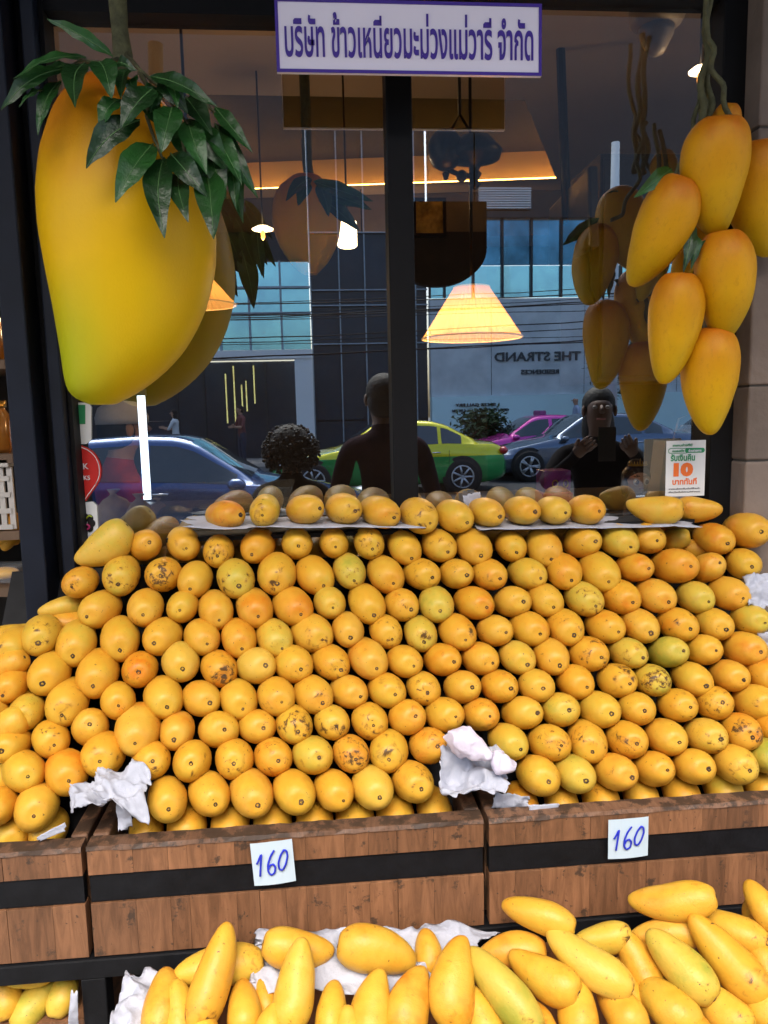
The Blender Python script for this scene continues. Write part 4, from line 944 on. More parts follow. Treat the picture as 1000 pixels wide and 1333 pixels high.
# small lamps
def disc_lamp(px, py, y, rpx, label, pw=3.5):
    p = on_y(px, py, y); s = rpx*(p-CAM).dot(fw)/1000; t = thing('ceiling_lamp', label, 'lamp', p)
    bm = bmesh.new(); lathe(bm, [(.0, .014), (s*.5, .012), (s, .0), (s*.96, -.004), (0, -.006)], p, 20); mk('lamp_dish', bm, M_BULB2, t)
    bm = bmesh.new(); tube(bm, [p+Vector((0, 0, .012)), (p.x, p.y, CZ)], .004, 6); mk('cord', bm, M_BRASS, t)
    l_ = lamp_light(p+Vector((0, 0, -.07)), pw, .05); l_.parent = t; l_.matrix_parent_inverse = Matrix.Translation(-p)
    bm = bmesh.new(); lathe(bm, [(.006, -.004), (.010, -.012), (.009, -.04), (0, -.05)], p, 10); mk('finial', bm, pm('amber_glass', (.8, .35, .08), .2, emit=.6), t)
disc_lamp(342, 298, 3.6, 14, 'small lit dish lamp right of the giant mango leaves')
disc_lamp(472, 346, 5.4, 5, 'tiny lit lamp far back in the shop left of the mullion')
disc_lamp(912, 92, 2.3, 15, 'bright lit dish lamp behind the stalks of the hanging bunch', .6)
p = on_y(452, 305, 3.1); t = thing('lantern_lamp', 'bright square glowing lantern lamp beside the inner hanging mango', 'lamp', p)
bm = bmesh.new(); lathe(bm, [(.030, .050), (.038, .046), (.038, -.044), (.03, -.05)], p, 12); mk('lamp_glass', bm, M_BULB2, t)
bm = bmesh.new(); tube(bm, [p+Vector((0, 0, .05)), (p.x, p.y, CZ)], .004, 6); mk('cord', bm, M_BRASS, t)
p = on_y(44, 330, 1.95); t = thing('wall_lamp', 'small glowing lamp seen in the slot left of the giant mango', 'lamp', p)
bm = bmesh.new(); lathe(bm, [(.010, .03), (.012, .028), (.012, -.028), (.01, -.03)], p, 10); mk('lamp_glass', bm, M_BULB2, t)
bm = bmesh.new(); tube(bm, [p+Vector((0, 0, .03)), (p.x, p.y, CZ)], .003, 5); mk('cord', bm, M_BRASS, t)
# camera dome on the ceiling
p = on_y(855, 22, 2.3); t = thing('ceiling_speaker', 'pale dome fitting on the shop ceiling at the upper right', 'ceiling fitting', p)
bm = bmesh.new(); lathe(bm, [(.075, .03), (.08, .0), (.07, -.02), (.05, -.028)], p, 20); mk('base', bm, pm('cream_plastic', (.22, .17, .13), .5), t)
bm = bmesh.new(); lathe(bm, [(.05, -.029), (.048, -.05), (.03, -.085), (.022, -.10), (0, -.105)], p, 20); mk('dome', bm, pm('grey_dome', (.26, .21, .17), .35), t)
bm = bmesh.new(); tube(bm, [p+Vector((0, 0, .03)), (p.x, p.y, CZ)], .03, 10); mk('neck', bm, MATS['cream_plastic'], t)
# picture
p0, p1 = on_y(541, 262, 5.2), on_y(577, 304, 5.2)
t = thing('framed_picture', 'small gold picture in a black frame right of the mullion', 'picture', (p0+p1)/2)
M_GOLD = pm('gold_relief', (.55, .34, .07), .35, metal=.7, var=.8, scale=9, bump=1, bscale=9)
bx('canvas', p0.x, p1.x, 5.2, 5.22, p1.z, p0.z, M_GOLD, t)
w_ = .02
for x0_, x1_, z0_, z1_ in ((p0.x-w_, p1.x+w_, p0.z, p0.z+w_), (p0.x-w_, p1.x+w_, p1.z-w_, p1.z), (p0.x-w_, p0.x, p1.z, p0.z), (p1.x, p1.x+w_, p1.z, p0.z)):
    bx('frame', x0_, x1_, 5.185, 5.23, z0_, z1_, M_BRASS, t)
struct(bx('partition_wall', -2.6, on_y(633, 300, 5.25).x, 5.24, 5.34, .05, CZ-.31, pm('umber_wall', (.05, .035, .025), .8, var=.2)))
# giant mango inside the shop
gi = thing('giant_mango', 'orange giant mango with a few leaves hanging inside the shop, dim behind the glass', 'display mango', on_y(400, 280, 2.9))
TI = [(228, 385, 412), (238, 366, 428), (255, 355, 440), (285, 352, 446), (315, 360, 442), (340, 375, 430), (355, 392, 416), (358, 398, 410)]
giant_mango(gi, TI, 2.9, 28, 26)
bm = bmesh.new(); tube(bm, [on_y(403, 232, 2.9), on_y(400, 212, 2.9), Vector((on_y(400, 212, 2.9).x, 2.9, CZ))], .018, 8); mk('stalk', bm, M_STALK, gi)
for b_, t__ in (((408, 236), (486, 262)), ((420, 250), (484, 273)), ((425, 262), (468, 300)), ((400, 238), (388, 268)), ((415, 240), (428, 282)), ((405, 232), (372, 262))):
    leaf(gi, on_y(*b_, 2.72), on_y(*t__, 2.66), .052)
# television
T4 = [on_y(766, 215, 3.0), on_y(768, 322, 3.0), on_y(713, 352, 3.5), on_y(714, 272, 3.5)]
tv_ = thing('television', 'dark flat television tilted down near the shop ceiling', 'television', T4[0])
bm = bmesh.new(); n = (T4[1]-T4[0]).cross(T4[3]-T4[0]).normalized()*.04
f1 = [bm.verts.new(p) for p in T4]; f2 = [bm.verts.new(p+n) for p in T4]; bm.faces.new(f1); bm.faces.new(f2[::-1])
for i in range(4): bm.faces.new((f1[i], f2[i], f2[(i+1) % 4], f1[(i+1) % 4]))
mk('screen', bm, pm('tv_plastic', (.015, .015, .017), .3), tv_, bevel=.01)
bm = bmesh.new(); c_ = sum(T4, Vector())/4; tube(bm, [c_, (c_.x, c_.y+.1, CZ)], .02, 8); mk('bracket', bm, M_BRASS, tv_)
bm = bmesh.new(); a = T4[1]; tube(bm, [a, a+Vector((.0, 0, -.15)), a+Vector((.04, 0, -.24))], .005, 5); mk('cable', bm, M_BLACK, tv_)
# dark cabinet at the right
cb = thing('cabinet', 'tall dark cabinet inside the shop behind the hanging bunch', 'cabinet', on_y(830, 400, 3.2))
p0, p1 = on_y(782, 200, 3.2), on_y(905, 520, 3.2)
bx('carcass', p0.x, p1.x+.5, 3.2, 3.7, 1.62, p0.z, pm('dark_wood', (.03, .02, .015), .5, var=.4, scale=6), cb)
for k in range(3): bx('door', p0.x+.01+k*.27, p0.x+.26+k*.27, 3.185, 3.199, 1.64, p0.z-.02, MATS['dark_wood'], cb, bevel=.004)
# counter
M_STEEL = pm('steel', (.30, .32, .35), .3, metal=.9, var=.1)
ct = thing('shop_counter', 'long dark counter inside the shop just behind the window', 'counter', (0, 2.2, 0))
CTZ = on_y(300, 672, 1.95).z
bx('worktop', -.62, 1.35, 1.70, 2.35, CTZ-.035, CTZ, pm('worktop', (.06, .05, .045), .3, var=.3), ct)
bx('front_panel', -.60, 1.33, 1.74, 1.77, .05, CTZ-.036, M_BAND, ct)
for k in range(5): bx('leg', -.58+k*.47, -.54+k*.47, 2.29, 2.33, .05, CTZ-.036, M_STEEL, ct)
# wrapped parcels on the counter
M_BEIGE = pm('beige_wrap', (.40, .30, .19), .6, var=.3, scale=20, bump=.8, bscale=30)
def parcel(px, py, w, h, y, label):
    p = on_y(px, py, y); s = (p-CAM).dot(fw)/1000; bm = bmesh.new(); W, Hh = w*s/2, h*s
    lathe(bm, [(W*.8, 0), (W, Hh*.2), (W*.95, Hh*.5), (W*.6, Hh*.72), (W*.2, Hh*.82), (W*.12, Hh*.88), (W*.35, Hh)], (p.x, y, CTZ+.001), 14, sy=.7)
    for v in bm.verts: v.co += Vector((noise.noise(v.co*40), noise.noise(v.co*40+Vector((3, 3, 3))), 0))*.008
    o = mk('rice_parcel', bm, M_BEIGE); tag(o, label, 'parcel', 'beige wrapped parcels on the counter')
parcel(150, 672, 50, 48, 1.84, 'beige wrapped parcel farthest left behind the glass'); parcel(183, 672, 40, 44, 1.80, 'beige wrapped parcel behind the glass under the white tube'); parcel(205, 672, 34, 30, 1.90, 'small beige parcel beside the clear box')
# clear box with leaf parcels
M_CLEAR = pm('clear_plastic', (.75, .8, .85), .15, alpha=.16)
p = on_y(285, 655, 1.86)
t = thing('clear_box', 'clear plastic display box holding green leaf parcels', 'display box', (p.x, 1.86, CTZ))
bx('lid', p.x-.14, p.x+.18, 1.76, 1.96, CTZ+.085, CTZ+.088, M_CLEAR, t); bx('front_wall', p.x-.14, p.x+.18, 1.757, 1.7595, CTZ, CTZ+.088, M_CLEAR, t)
for k in range(4):
    bm = bmesh.new(); c_ = Vector((p.x-.10+k*.075, 1.84+.02*(k % 2), CTZ+.022)); ball(bm, c_, .045, .05, .020, 14, 8)
    for v in bm.verts: v.co.z += noise.noise(v.co*50)*.008
    o = mk('leaf_parcel', bm, M_LEAF, smooth=False); tag(o, f'green banana leaf parcel, {ORD[k]} from the left in the clear box', 'food parcel', 'green leaf parcels in the clear box')
pl_ = on_y(232, 668, 1.70)
bm = bmesh.new(); lathe(bm, [(0, .0), (.05, .002), (.062, .010), (.058, .012), (.045, .005), (0, .004)], (pl_.x, 1.80, CTZ+.001), 24, sy=.6); o = mk('white_tray', bm, M_PAPER); tag(o, 'white plate on the counter behind the left end of the top shelf', 'plate')
# glowing tube standing in for a bright vertical streak of unknown source
p0, p1 = on_y(184, 515, 2.6), on_y(192, 650, 2.6)
t = thing('streak_tube', 'lit white vertical tube light seen below the giant mango', 'tube light', p1)
bm = bmesh.new(); tube(bm, [(p1.x, 2.6, p1.z), (p1.x, 2.6, p0.z)], .013, 10); mk('tube', bm, pm('white_tube', (.75, .88, 1), emit=1.6, var=0), t)
for z_ in (p1.z-.02, p0.z): bx('end_cap', p1.x-.016, p1.x+.016, 2.585, 2.615, z_, z_+.02, M_STEEL, t)
bm = bmesh.new(); tube(bm, [(p1.x, 2.63, .05), (p1.x, 2.63, p0.z+.02)], .008, 6); mk('pole', bm, M_STEEL, t)
# doll
def doll():
    p = on_y(829, 626, 1.68); s = (p-CAM).dot(fw)/1000; t = thing('doll', 'small big-eyed doll with dark hair and a gold tiara behind the glass', 'doll', p)
    skin = pm('doll_skin', (.55, .33, .23), .45, var=.04); hair = pm('doll_hair', (.035, .02, .015), .5, var=.3)
    bm = bmesh.new(); ball(bm, p, 17*s, 16*s, 17*s, 20, 14)
    for v in bm.verts:
        if v.co.z < p.z: v.co.x = p.x+(v.co.x-p.x)*(1-.25*(p.z-v.co.z)/(17*s))
    ball(bm, p+Vector((1*s, -16.5*s, -3*s)), 1.6*s, 2*s, 1.6*s, 8, 6); mk('head', bm, skin, t)
    bm = bmesh.new(); ball(bm, p+Vector((0, 3*s, 5*s)), 19*s, 16*s, 17*s, 20, 12); ball(bm, p+Vector((-1*s, 2*s, 20*s)), 11*s, 10*s, 9*s, 14, 8)
    ball(bm, p+Vector((-17*s, -2*s, -6*s)), 5*s, 6*s, 13*s, 10, 8); mk('hair', bm, hair, t)
    for q_ in (-6.5, 6.5):
        bm = bmesh.new(); ball(bm, p+Vector((q_*s, -13.8*s, 0)), 4.2*s, 2.6*s, 4.6*s, 12, 8); e_ = mk('eye', bm, pm('eye_white', (.75, .72, .72), .3), t)
        bm = bmesh.new(); ball(bm, p+Vector(((q_+.5)*s, -15.6*s, -.3*s)), 2.7*s, 1.4*s, 3.1*s, 10, 6); mk('iris', bm, pm('iris', (.06, .035, .10), .3), e_)
        bm = bmesh.new(); tube(bm, [p+Vector(((q_+u)*s, -15*s, (7+.8*(1-abs(u)/5))*s)) for u in (-4, 0, 4)], .6*s, 5); mk('eyebrow', bm, hair, t)
    bm = bmesh.new(); tube(bm, [p+Vector((u*s, (-16+abs(u)*.1)*s, -8*s-.3*abs(u)*s)) for u in (-3, 0, 3)], .9*s, 5); mk('mouth', bm, pm('doll_lips', (.35, .06, .05), .4), t)
    bm = bmesh.new()
    for k in range(9): 
        a = R(200+k*17.5); c_ = p+Vector((math.cos(a)*12*s, math.sin(a)*10*s, 21*s)); tube(bm, [c_, c_+Vector((0, 0, (5+4*(k == 4))*s))], [1.6*s, .3*s], 5)
    tube(bm, [p+Vector((math.cos(R(195+k*15))*12.4*s, math.sin(R(195+k*15))*10.4*s, 21*s)) for k in range(11)], 1.2*s, 6); mk('tiara', bm, M_GOLD, t)
    bm = bmesh.new(); lathe(bm, [(5*s, -14*s), (9*s, -18*s), (15*s, -30*s), (18*s, -60*s), (19*s, CTZ-p.z+.001)], p, 18); mk('dress', bm, pm('doll_dress', (.05, .02, .03), .8, var=.3), t)
doll()
# magenta bag
p0, p1 = on_y(718, 616, 1.66), on_y(755, 668, 1.66)
t = thing('shopping_bag', 'magenta and purple carrier bag behind the glass', 'bag', ((p0.x+p1.x)/2, 1.72, CTZ))
bx('lower_panel', p0.x, p1.x, 1.705, 1.79, CTZ, p0.z-.05, pm('magenta', (.62, .01, .16), .45, var=.05), t, bevel=.003)
bx('upper_panel', p0.x+.002, p1.x, 1.722, 1.788, p0.z-.0495, p0.z, pm('purple', (.20, .02, .25), .45, var=.05), t, bevel=.002)
for k in (.42, .8):
    bm = bmesh.new(); c_ = Vector((p0.x+(p1.x-p0.x)*k, 1.719, p0.z-.03)); tube(bm, [c_+Vector((math.cos(a*.52)*.006*(1.3-k*.5), 0, math.sin(a*.52)*.008)) for a in range(13)], .0014, 5); mk('emblem', bm, M_GOLD, t)
# white paper bag with the 10 notice
p0, p1 = on_y(868, 574, 1.545), on_y(917, 645, 1.545)
t = thing('notice', 'white notice with green tags and an orange number 10 on the window', 'notice', ((p0.x+p1.x)/2, 1.545, (p0.z+p1.z)/2))
W, Hh = p1.x-p0.x, p0.z-p1.z
loc_box('sheet', -W/2, W/2, 0, .0012, -Hh/2, Hh/2, pm('notice_paper', (.70, .71, .70), .5, var=.02), t)
M_ORG = pm('orange_print', (.80, .16, .02), .5, var=.02); M_GRN = pm('green_print', (.02, .26, .10), .5, var=.02); M_GRY = pm('grey_print', (.18, .18, .18), .6, var=.1)
def line(s, x, z, w, h, m, bold=.0006):
    o = text_obj('lettering', s, .02, m, t, bold=bold, extrude=.0002); fit(o, w*W, h*Hh if h else None); o.rotation_euler = (math.pi/2, 0, 0); o.location = (x*W, -.0006, z*Hh)
line('รับเงินคืน', -.08, .20, .62, .13, M_GRN); line('10', -.06, -.02, .50, .25, M_ORG, .0015); line('บาททันที', -.02, -.23, .62, .12, M_ORG)
line('รายละเอียดเพิ่มเติมที่ร้านค้า', -.02, -.36, .8, .035, M_GRY); line('เงื่อนไขเป็นไปตามที่กำหนด', -.02, -.42, .8, .03, M_GRY); line('สแกนจ่ายที่นี่', -.1, .42, .5, .05, M_GRN)
for k, (x_, m_) in enumerate(((-.2, M_GRN), (.22, M_GRN))):
    bm = bmesh.new(); w2, h2 = .19*W, .045*Hh
    pts_ = [(x_*W+math.copysign(w2, math.cos(a))+math.cos(a)*h2, -.0008, .32*Hh+math.sin(a)*h2) for a in [i*math.pi/8+.01 for i in range(16)]]
    if k: poly(bm, pts_)
    else: tube(bm, pts_+[pts_[0]], .0006, 4)
    o = mk('tag_badge', bm, m_); o.parent = t
line('คนละครึ่ง', -.2, .32, .30, .05, M_GRN)
o = text_obj('lettering', 'ร่วมรายการ', .02, M_SIGN, t, bold=.0005, extrude=.0002); fit(o, .33*W, .05*Hh); o.rotation_euler = (math.pi/2, 0, 0); o.location = (.22*W, -.0012, .32*Hh)
t2 = thing('paper_bag', 'white paper bag with tan handles behind the orange number notice', 'bag', on_y(885, 640, 1.66))
bm = bmesh.new(); a_, b_, c_, d_ = on_y(866, 574, 1.70), on_y(915, 574, 1.70), on_y(915, 668, 1.66), on_y(855, 668, 1.66)
fr = [bm.verts.new(v) for v in (a_, b_, c_, d_)]; bk = [bm.verts.new(v+Vector((0, .06, 0))) for v in (a_, b_, c_, d_)]; bm.faces.new(fr)
for i in (1, 2, 3): bm.faces.new((fr[i], bk[i], bk[(i+1) % 4], fr[(i+1) % 4]))
bm.faces.new(bk[::-1]); mk('bag_body', bm, pm('bag_paper', (.42, .40, .37), .8, var=.1, bump=.4), t2)
bm = bmesh.new(); tube(bm, [on_y(876, 576, 1.69), on_y(884, 545, 1.69), on_y(900, 538, 1.69), on_y(906, 576, 1.69)], .0022, 5); mk('handle', bm, pm('rope_handle', (.45, .36, .25), .8), t2)
bm = bmesh.new(); h0 = on_y(906, 545, 1.64); box(bm, h0.x-.005, h0.x+.003, 1.64, 1.645, h0.z-.06, h0.z+.03); mk('handle', bm, MATS['rope_handle'], t2)
# stickers on the pane
def sticker(name, label, pts, y, m, th=.001):
    bm = bmesh.new(); c_ = [on_y(px, py, y) for px, py in pts]; n = len(c_)
    A = [bm.verts.new(v) for v in c_]; B = [bm.verts.new(v+Vector((0, th, 0))) for v in c_]
    bm.faces.new(A); bm.faces.new(B[::-1])
    for i in range(n): bm.faces.new((A[i], B[i], B[(i+1) % n], A[(i+1) % n]))
    o = mk(name, bm, m); return o
M_RED = pm('red_sticker', (.60, .025, .02), .4, var=.06); M_WHT = pm('sticker_white', (.75, .77, .78), .4, var=.03)
def pin(cx, cy, r, y, k=1.0):
    pts = [(cx+math.cos(R(a))*r*k, cy-math.sin(R(a))*r*k) for a in range(-35, 216, 12)]
    return pts + [(cx, cy+r*1.72*k)]
SYK = GY-.004
st_ = sticker('round_sticker', '', pin(98, 613, 34, SYK), SYK, M_RED); tag(st_, 'red pin shaped sticker with white letters at the left edge of the pane', 'sticker')
bm = bmesh.new(); pp = [on_y(x, y, SYK-.0008) for x, y in pin(98, 613, 34, SYK, .93)]; tube(bm, pp+[pp[0]], .0009, 4); mk('sticker_rim', bm, M_WHT, st_)
for s, px, py, w in (('OK', 107, 607, 17), ('CKS', 110, 622, 15)):
    o = text_obj('lettering', s, .02, M_WHT, st_, bold=.0003, extrude=.0002); fit(o, w*1.45/1000); o.rotation_euler = (math.pi/2, 0, 0); o.location = on_y(px, py, SYK-.0009)
s2 = sticker('square_sticker', '', [(96, 655), (121, 653), (126, 658), (129, 705), (96, 706)], SYK, M_WHT); tag(s2, 'white sticker with a black and pink flower mark near the mangoes', 'sticker')
bm = bmesh.new()
for k in range(7):
    c_ = on_y(112+7*math.cos(k*.9), 681+8*math.sin(k*.9), SYK-.001); ball(bm, c_, .0085, .0008, .0085, 10, 6)
mk('flower_mark', bm, pm('black_print', (.01, .01, .01), .5), s2)
bm = bmesh.new(); c_ = on_y(112, 686, SYK-.003); tube(bm, [c_+Vector((math.cos(a*.5)*.0065, 0, math.sin(a*.5)*.005)) for a in range(14)], .0022, 5); mk('flower_ring', bm, pm('pink_print', (.5, .03, .15), .5), s2)
bm = bmesh.new(); c_ = on_y(116, 673, SYK-.003); tube(bm, [c_+Vector((-.006, 0, -.003)), c_+Vector((0, 0, .003)), c_+Vector((.006, 0, 0))], .0018, 5); mk('flower_petal', bm, pm('lime_print', (.4, .5, .03), .5), s2)
s3 = sticker('square_sticker', '', [(98, 524), (115, 524), (119, 530), (119, 572), (112, 578), (98, 578)], SYK, M_WHT); tag(s3, 'white and green sticker below the giant mango beside the frame', 'sticker')
o = sticker('green_field', '', [(99, 527), (111, 527), (111, 552), (99, 552)], SYK-.0012, M_GRN, .0008); o.parent = s3
# worker in a red shirt is built with the people
# ---- shelves at the far left
M_SHELFW = pm('shelf_wood', (.16, .10, .06), .7, var=.3, scale=8); M_JAR = pm('amber_jar', (.35, .14, .02), .25, var=.6, scale=14, coat=.5)
xs0, xs1 = -1.25, on_y(16, 600, 1.85).x
rk = thing('shelf_rack', 'wooden shelf rack with jars at the far left behind the black posts', 'shelf', (xs0, 1.85, 0))
for py in (358, 470, 590, 688, 760):
    z_ = on_y(8, py, 1.85).z; bx('shelf_board', xs0, xs1+.02, 1.80, 2.10, z_-.02, z_, M_SHELFW, rk)
bx('back_panel', xs0, xs1+.02, 2.101, 2.12, .06, 2.6, M_DARKROOM, rk)
for k, (py, hh) in enumerate(((358, .12), (470, .13), (590, .12))):
    z_ = on_y(8, py, 1.85).z
    for j in range(3):
        x_ = xs1-.045-j*.10; t = thing('glass_jar', f'amber preserve jar, {ORD[j]} from the right on the {["top", "middle", "lower"][k]} board of the rack', 'jar', (x_, 1.87, z_), 'jars on the rack at the left edge')
        bm = bmesh.new(); lathe(bm, [(.034, .0005), (.038, .01), (.038, hh*.75), (.03, hh*.85), (.03, hh*.88)], (x_, 1.87, z_), 16); mk('jar_body', bm, M_JAR, t)
        bm = bmesh.new(); lathe(bm, [(.032, hh*.88), (.033, hh*.9), (.033, hh), (.0, hh)], (x_, 1.87, z_), 16); mk('jar_lid', bm, M_GOLD, t)
z_ = on_y(8, 688, 1.83).z; zt_ = on_y(8, 596, 1.83).z
t = thing('plastic_basket', 'white plastic basket with slots on the rack at the left edge', 'basket', (xs1-.1, 1.83, z_))
M_WP = pm('white_plastic', (.55, .52, .48), .5, var=.05)
bx('rim', xs1-.22, xs1+.01, 1.80, 1.99, zt_-.02, zt_, M_WP, t, bevel=.003)
for k in range(4): bx('side_band', xs1-.215, xs1+.006, 1.805, 1.812, z_+.001+k*(zt_-z_-.03)/3.6, z_+.012+k*(zt_-z_-.03)/3.6, M_WP, t)
for k in range(12): bx('slat', xs1-.214+k*.0195, xs1-.202+k*.0195, 1.808, 1.815, z_+.002, zt_-.021, M_WP, t)
for k, (px, py, tn) in enumerate(((4, 678+30, 'o'), (14, 700+4, 'y'), (20, 697, 'o'))):
    cam_mango(px, py-8, 1.84, 20+40*k, 44, 26, .4, tn, ['orange mango on the rack at the far left edge', 'yellow mango on the rack beside the black post', 'small orange mango on the rack nearest the black post'][k], 'mangoes on the rack at the left')
zp = on_y(8, 760, 1.83).z
for k in range(2):
    t = thing('clear_pack', ['clear pack of cut mango at the far left edge', 'clear pack of cut mango beside the black post'][k], 'food pack', (xs1-.16+k*.11, 1.85, zp), 'clear packs of cut mango')
    bm = bmesh.new(); c_ = Vector((xs1-.15+k*.105, 1.86, zp+.002)); box(bm, c_.x-.048, c_.x+.048, 1.82, 1.90, c_.z, c_.z+.04); mk('pack_box', bm, M_CLEAR, t, bevel=.006)
    bm = bmesh.new(); ball(bm, c_+Vector((0, 0, .018)), .035, .03, .014, 12, 8); mk('cut_mango', bm, pm('mango_flesh', (.85, .45, .02), .4, var=.1), t)
t = thing('promo_banner', 'blue and green banner seen in the slot between the black posts', 'banner', on_y(68, 750, 1.75))
a_, b_ = on_y(52, 520, 1.72), on_y(78, 800, 1.72)
def band(name, y0, y1, m): 
    p, q_ = on_y(68, y0, 1.72), on_y(68, y1, 1.72); bx(name, a_.x, b_.x+.01, 1.72, 1.725, q_.z, p.z, m, t)
band('white_field', 440, 604, pm('banner_white', (.60, .62, .62), .5)); band('red_field', 604.5, 700, M_RED); band('blue_field', 708, 757, pm('banner_blue', (.02, .20, .62), .5)); band('green_field', 757.5, 780, M_GRN)
# ================================================================== people
SKIN = pm('skin', (.42, .24, .16), .5, var=.06, scale=10); HAIR = pm('black_hair', (.007, .006, .006), .7, var=.3, scale=40, bump=.6, bscale=80)
def person(name, label, loc, face, H, shirt, trousers, armL, armR, hair='short', lean=0.0, hips=0.0, skin=None, extra=None, group=None):
    """face: heading in degrees (0 looks toward +y). armL/armR: elbow and wrist in units of height/1.7, local x right, y front, z up."""
    s = H/1.7; t = thing(name, label, 'person', loc, group); t.rotation_euler = (0, 0, R(face))
    V, Rr, E, Tg = [], [], [], []
    def v(x, y, z, rx, ry=None): V.append((x*s, y*s, z*s)); Rr.append((rx*s, (ry or rx)*s)); return len(V)-1
    def e(a, b, tg): E.append((a, b)); Tg.append(tg)
    pel = v(0, 0, .93, .150, .11); wa = v(0, .005, 1.08, .125, .095); ch = v(0, .01+lean*.5, 1.26, .15, .11); cb = v(0, .01+lean*.8, 1.37, .13, .095); nb = v(0, .02+lean, 1.445, .062); nk = v(0, .03+lean, 1.50, .052)
    h1 = v(0, .045+lean*1.2, 1.555, .066, .075); h2 = v(0, .05+lean*1.2, 1.62, .076, .092); h3 = v(0, .04+lean*1.2, 1.672, .066, .078)
    e(pel, wa, 's'); e(wa, ch, 's'); e(ch, cb, 's'); e(cb, nb, 's'); e(nb, nk, 'k'); e(nk, h1, 'k'); e(h1, h2, 'k'); e(h2, h3, 'k')
    hands = []
    for sg, arm in ((-1, armL), (1, armR)):
        sh = v(sg*.175, .01+lean*.8, 1.39, .06); el = v(*arm[0], .043); wr = v(*arm[1], .027)
        e(cb, sh, 's'); e(sh, el, 's'); e(el, wr, arm[2] if len(arm) > 2 else 'k')
        d = (Vector(arm[1])-Vector(arm[0])).normalized(); pa = Vector(arm[1])+d*.045; pv = v(*pa, .030, .020); e(wr, pv, 'k')
        side = d.cross(Vector((0, 1, .2))).normalized()
        for k, (off, ln) in enumerate(((-.026, .055), (-.009, .065), (.009, .062), (.026, .048))):
            b0 = pa+d*.03+side*off; c0 = b0+d*ln*.55+Vector((0, .012, 0)); c1_ = c0+d*ln*.35+Vector((0, .026, 0))
            f0 = v(*b0, .0105); f1 = v(*c0, .009); f2 = v(*c1_, .007); e(pv, f0, 'k'); e(f0, f1, 'k'); e(f1, f2, 'k')
        b0 = pa+side*(-.036)*sg; f0 = v(*b0, .011); f1 = v(*(b0+d*.03+side*(-.012)*sg+Vector((0, .02, 0))), .009); e(pv, f0, 'k'); e(f0, f1, 'k')
        hands.append(pa)
    for sg in (-1, 1):
        hp = v(sg*.095, 0, .86, .092); kn = v(sg*.105, .02, .48, .060); an = v(sg*.11, -.015, .10, .042); he = v(sg*.112, -.03, .035, .036); to = v(sg*.125, .14, .030, .034, .026)
        e(pel, hp, 't'); e(hp, kn, 't'); e(kn, an, 't'); e(an, he, 'b'); e(he, to, 'b')
    me = bpy.data.meshes.new('body'); me.from_pydata(V, E, []); o = bpy.data.objects.new('body', me); COL.objects.link(o)
    sk = o.modifiers.new('skin', 'SKIN'); sk.use_smooth_shade = True
    for i, d_ in enumerate(me.skin_vertices[0].data): d_.radius = Rr[i]; d_.use_root = (i == 0)
    ss = o.modifiers.new('sub', 'SUBSURF'); ss.levels = 2; ss.render_levels = 2
    dg = bpy.context.evaluated_depsgraph_get(); dg.update(); m2 = bpy.data.meshes.new_from_object(o.evaluated_get(dg)); COL.objects.unlink(o); bpy.data.objects.remove(o)
    m2.name = 'body'; m2.materials.clear()
    for m_ in (skin or SKIN, shirt, trousers, M_BLACK): m2.materials.append(m_)
    idx = {'k': 0, 's': 1, 't': 2, 'b': 3}; VV = [Vector(a) for a in V]
    for p in m2.polygons:
        c = p.center; best = None
        for (a, b), tg in zip(E, Tg):
            A, B = VV[a], VV[b]; u = max(0, min(1, (c-A).dot(B-A)/max(1e-9, (B-A).length_squared))); dd = (c-A-(B-A)*u).length/((Rr[a][0]+Rr[b][0])/2)**.5
            if best is None or dd < best[0]: best = (dd, tg)
        p.material_index = idx[best[1]]; p.use_smooth = True
    bo = bpy.data.objects.new('body', m2); link(bo, t)
    hc = Vector((0, .05+lean*1.2, 1.615))*s; hc.y = (.05+lean*1.2)*s
    def part(nm, bm, m): o_ = mk(nm, bm, m, None, smooth=True); o_.parent = t; return o_
    bm = bmesh.new(); tube(bm, [hc+Vector((0, .088, .022))*s, hc+Vector((0, .112, -.012))*s], [.007*s, .014*s], 8); part('nose', bm, skin or SKIN)
    for q_ in (-1, 1):
        bm = bmesh.new(); ball(bm, hc+Vector((q_*.031, .079, .014))*s, .013*s, .009*s, .009*s, 10, 6); part('eye', bm, pm('eye', (.25, .22, .20), .3, var=.5, scale=60))
        bm = bmesh.new(); ball(bm, hc+Vector((q_*.079, 0, -.005))*s, .011*s, .02*s, .03*s, 10, 6); part('ear', bm, skin or SKIN)
    bm = bmesh.new(); tube(bm, [hc+Vector((u, .086-abs(u)*.4, -.045))*s for u in (-.022, 0, .022)], .005*s, 6); part('mouth', bm, pm('lips', (.30, .10, .08), .5))
    bm = bmesh.new()
    if hair == 'curly':
        rr = random.Random(5); ball(bm, hc+Vector((0, -.03, .03))*s, .115*s, .105*s, .115*s, 18, 12)
        for k in range(1500):
            th, ph = rr.uniform(0, 6.283), math.acos(rr.uniform(-.75, 1)); r_ = rr.uniform(.10, .155)
            d_ = Vector((math.sin(ph)*math.cos(th)*1.05, math.sin(ph)*math.sin(th)*.9, math.cos(ph)))
            if d_.y > .45 and d_.z < .35: continue
            rs = rr.uniform(.005, .012); bmesh.ops.create_icosphere(bm, subdivisions=1, radius=rs*s, matrix=Matrix.Translation(hc+d_*r_*s+Vector((0, -.02, -.01))*s))
    elif hair == 'cap':
        lathe(bm, [(.096*s, .02*s), (.098*s, .05*s), (.085*s, .09*s), (.05*s, .115*s), (0, .122*s)], hc+Vector((0, -.005, 0)), 20, sy=1.15)
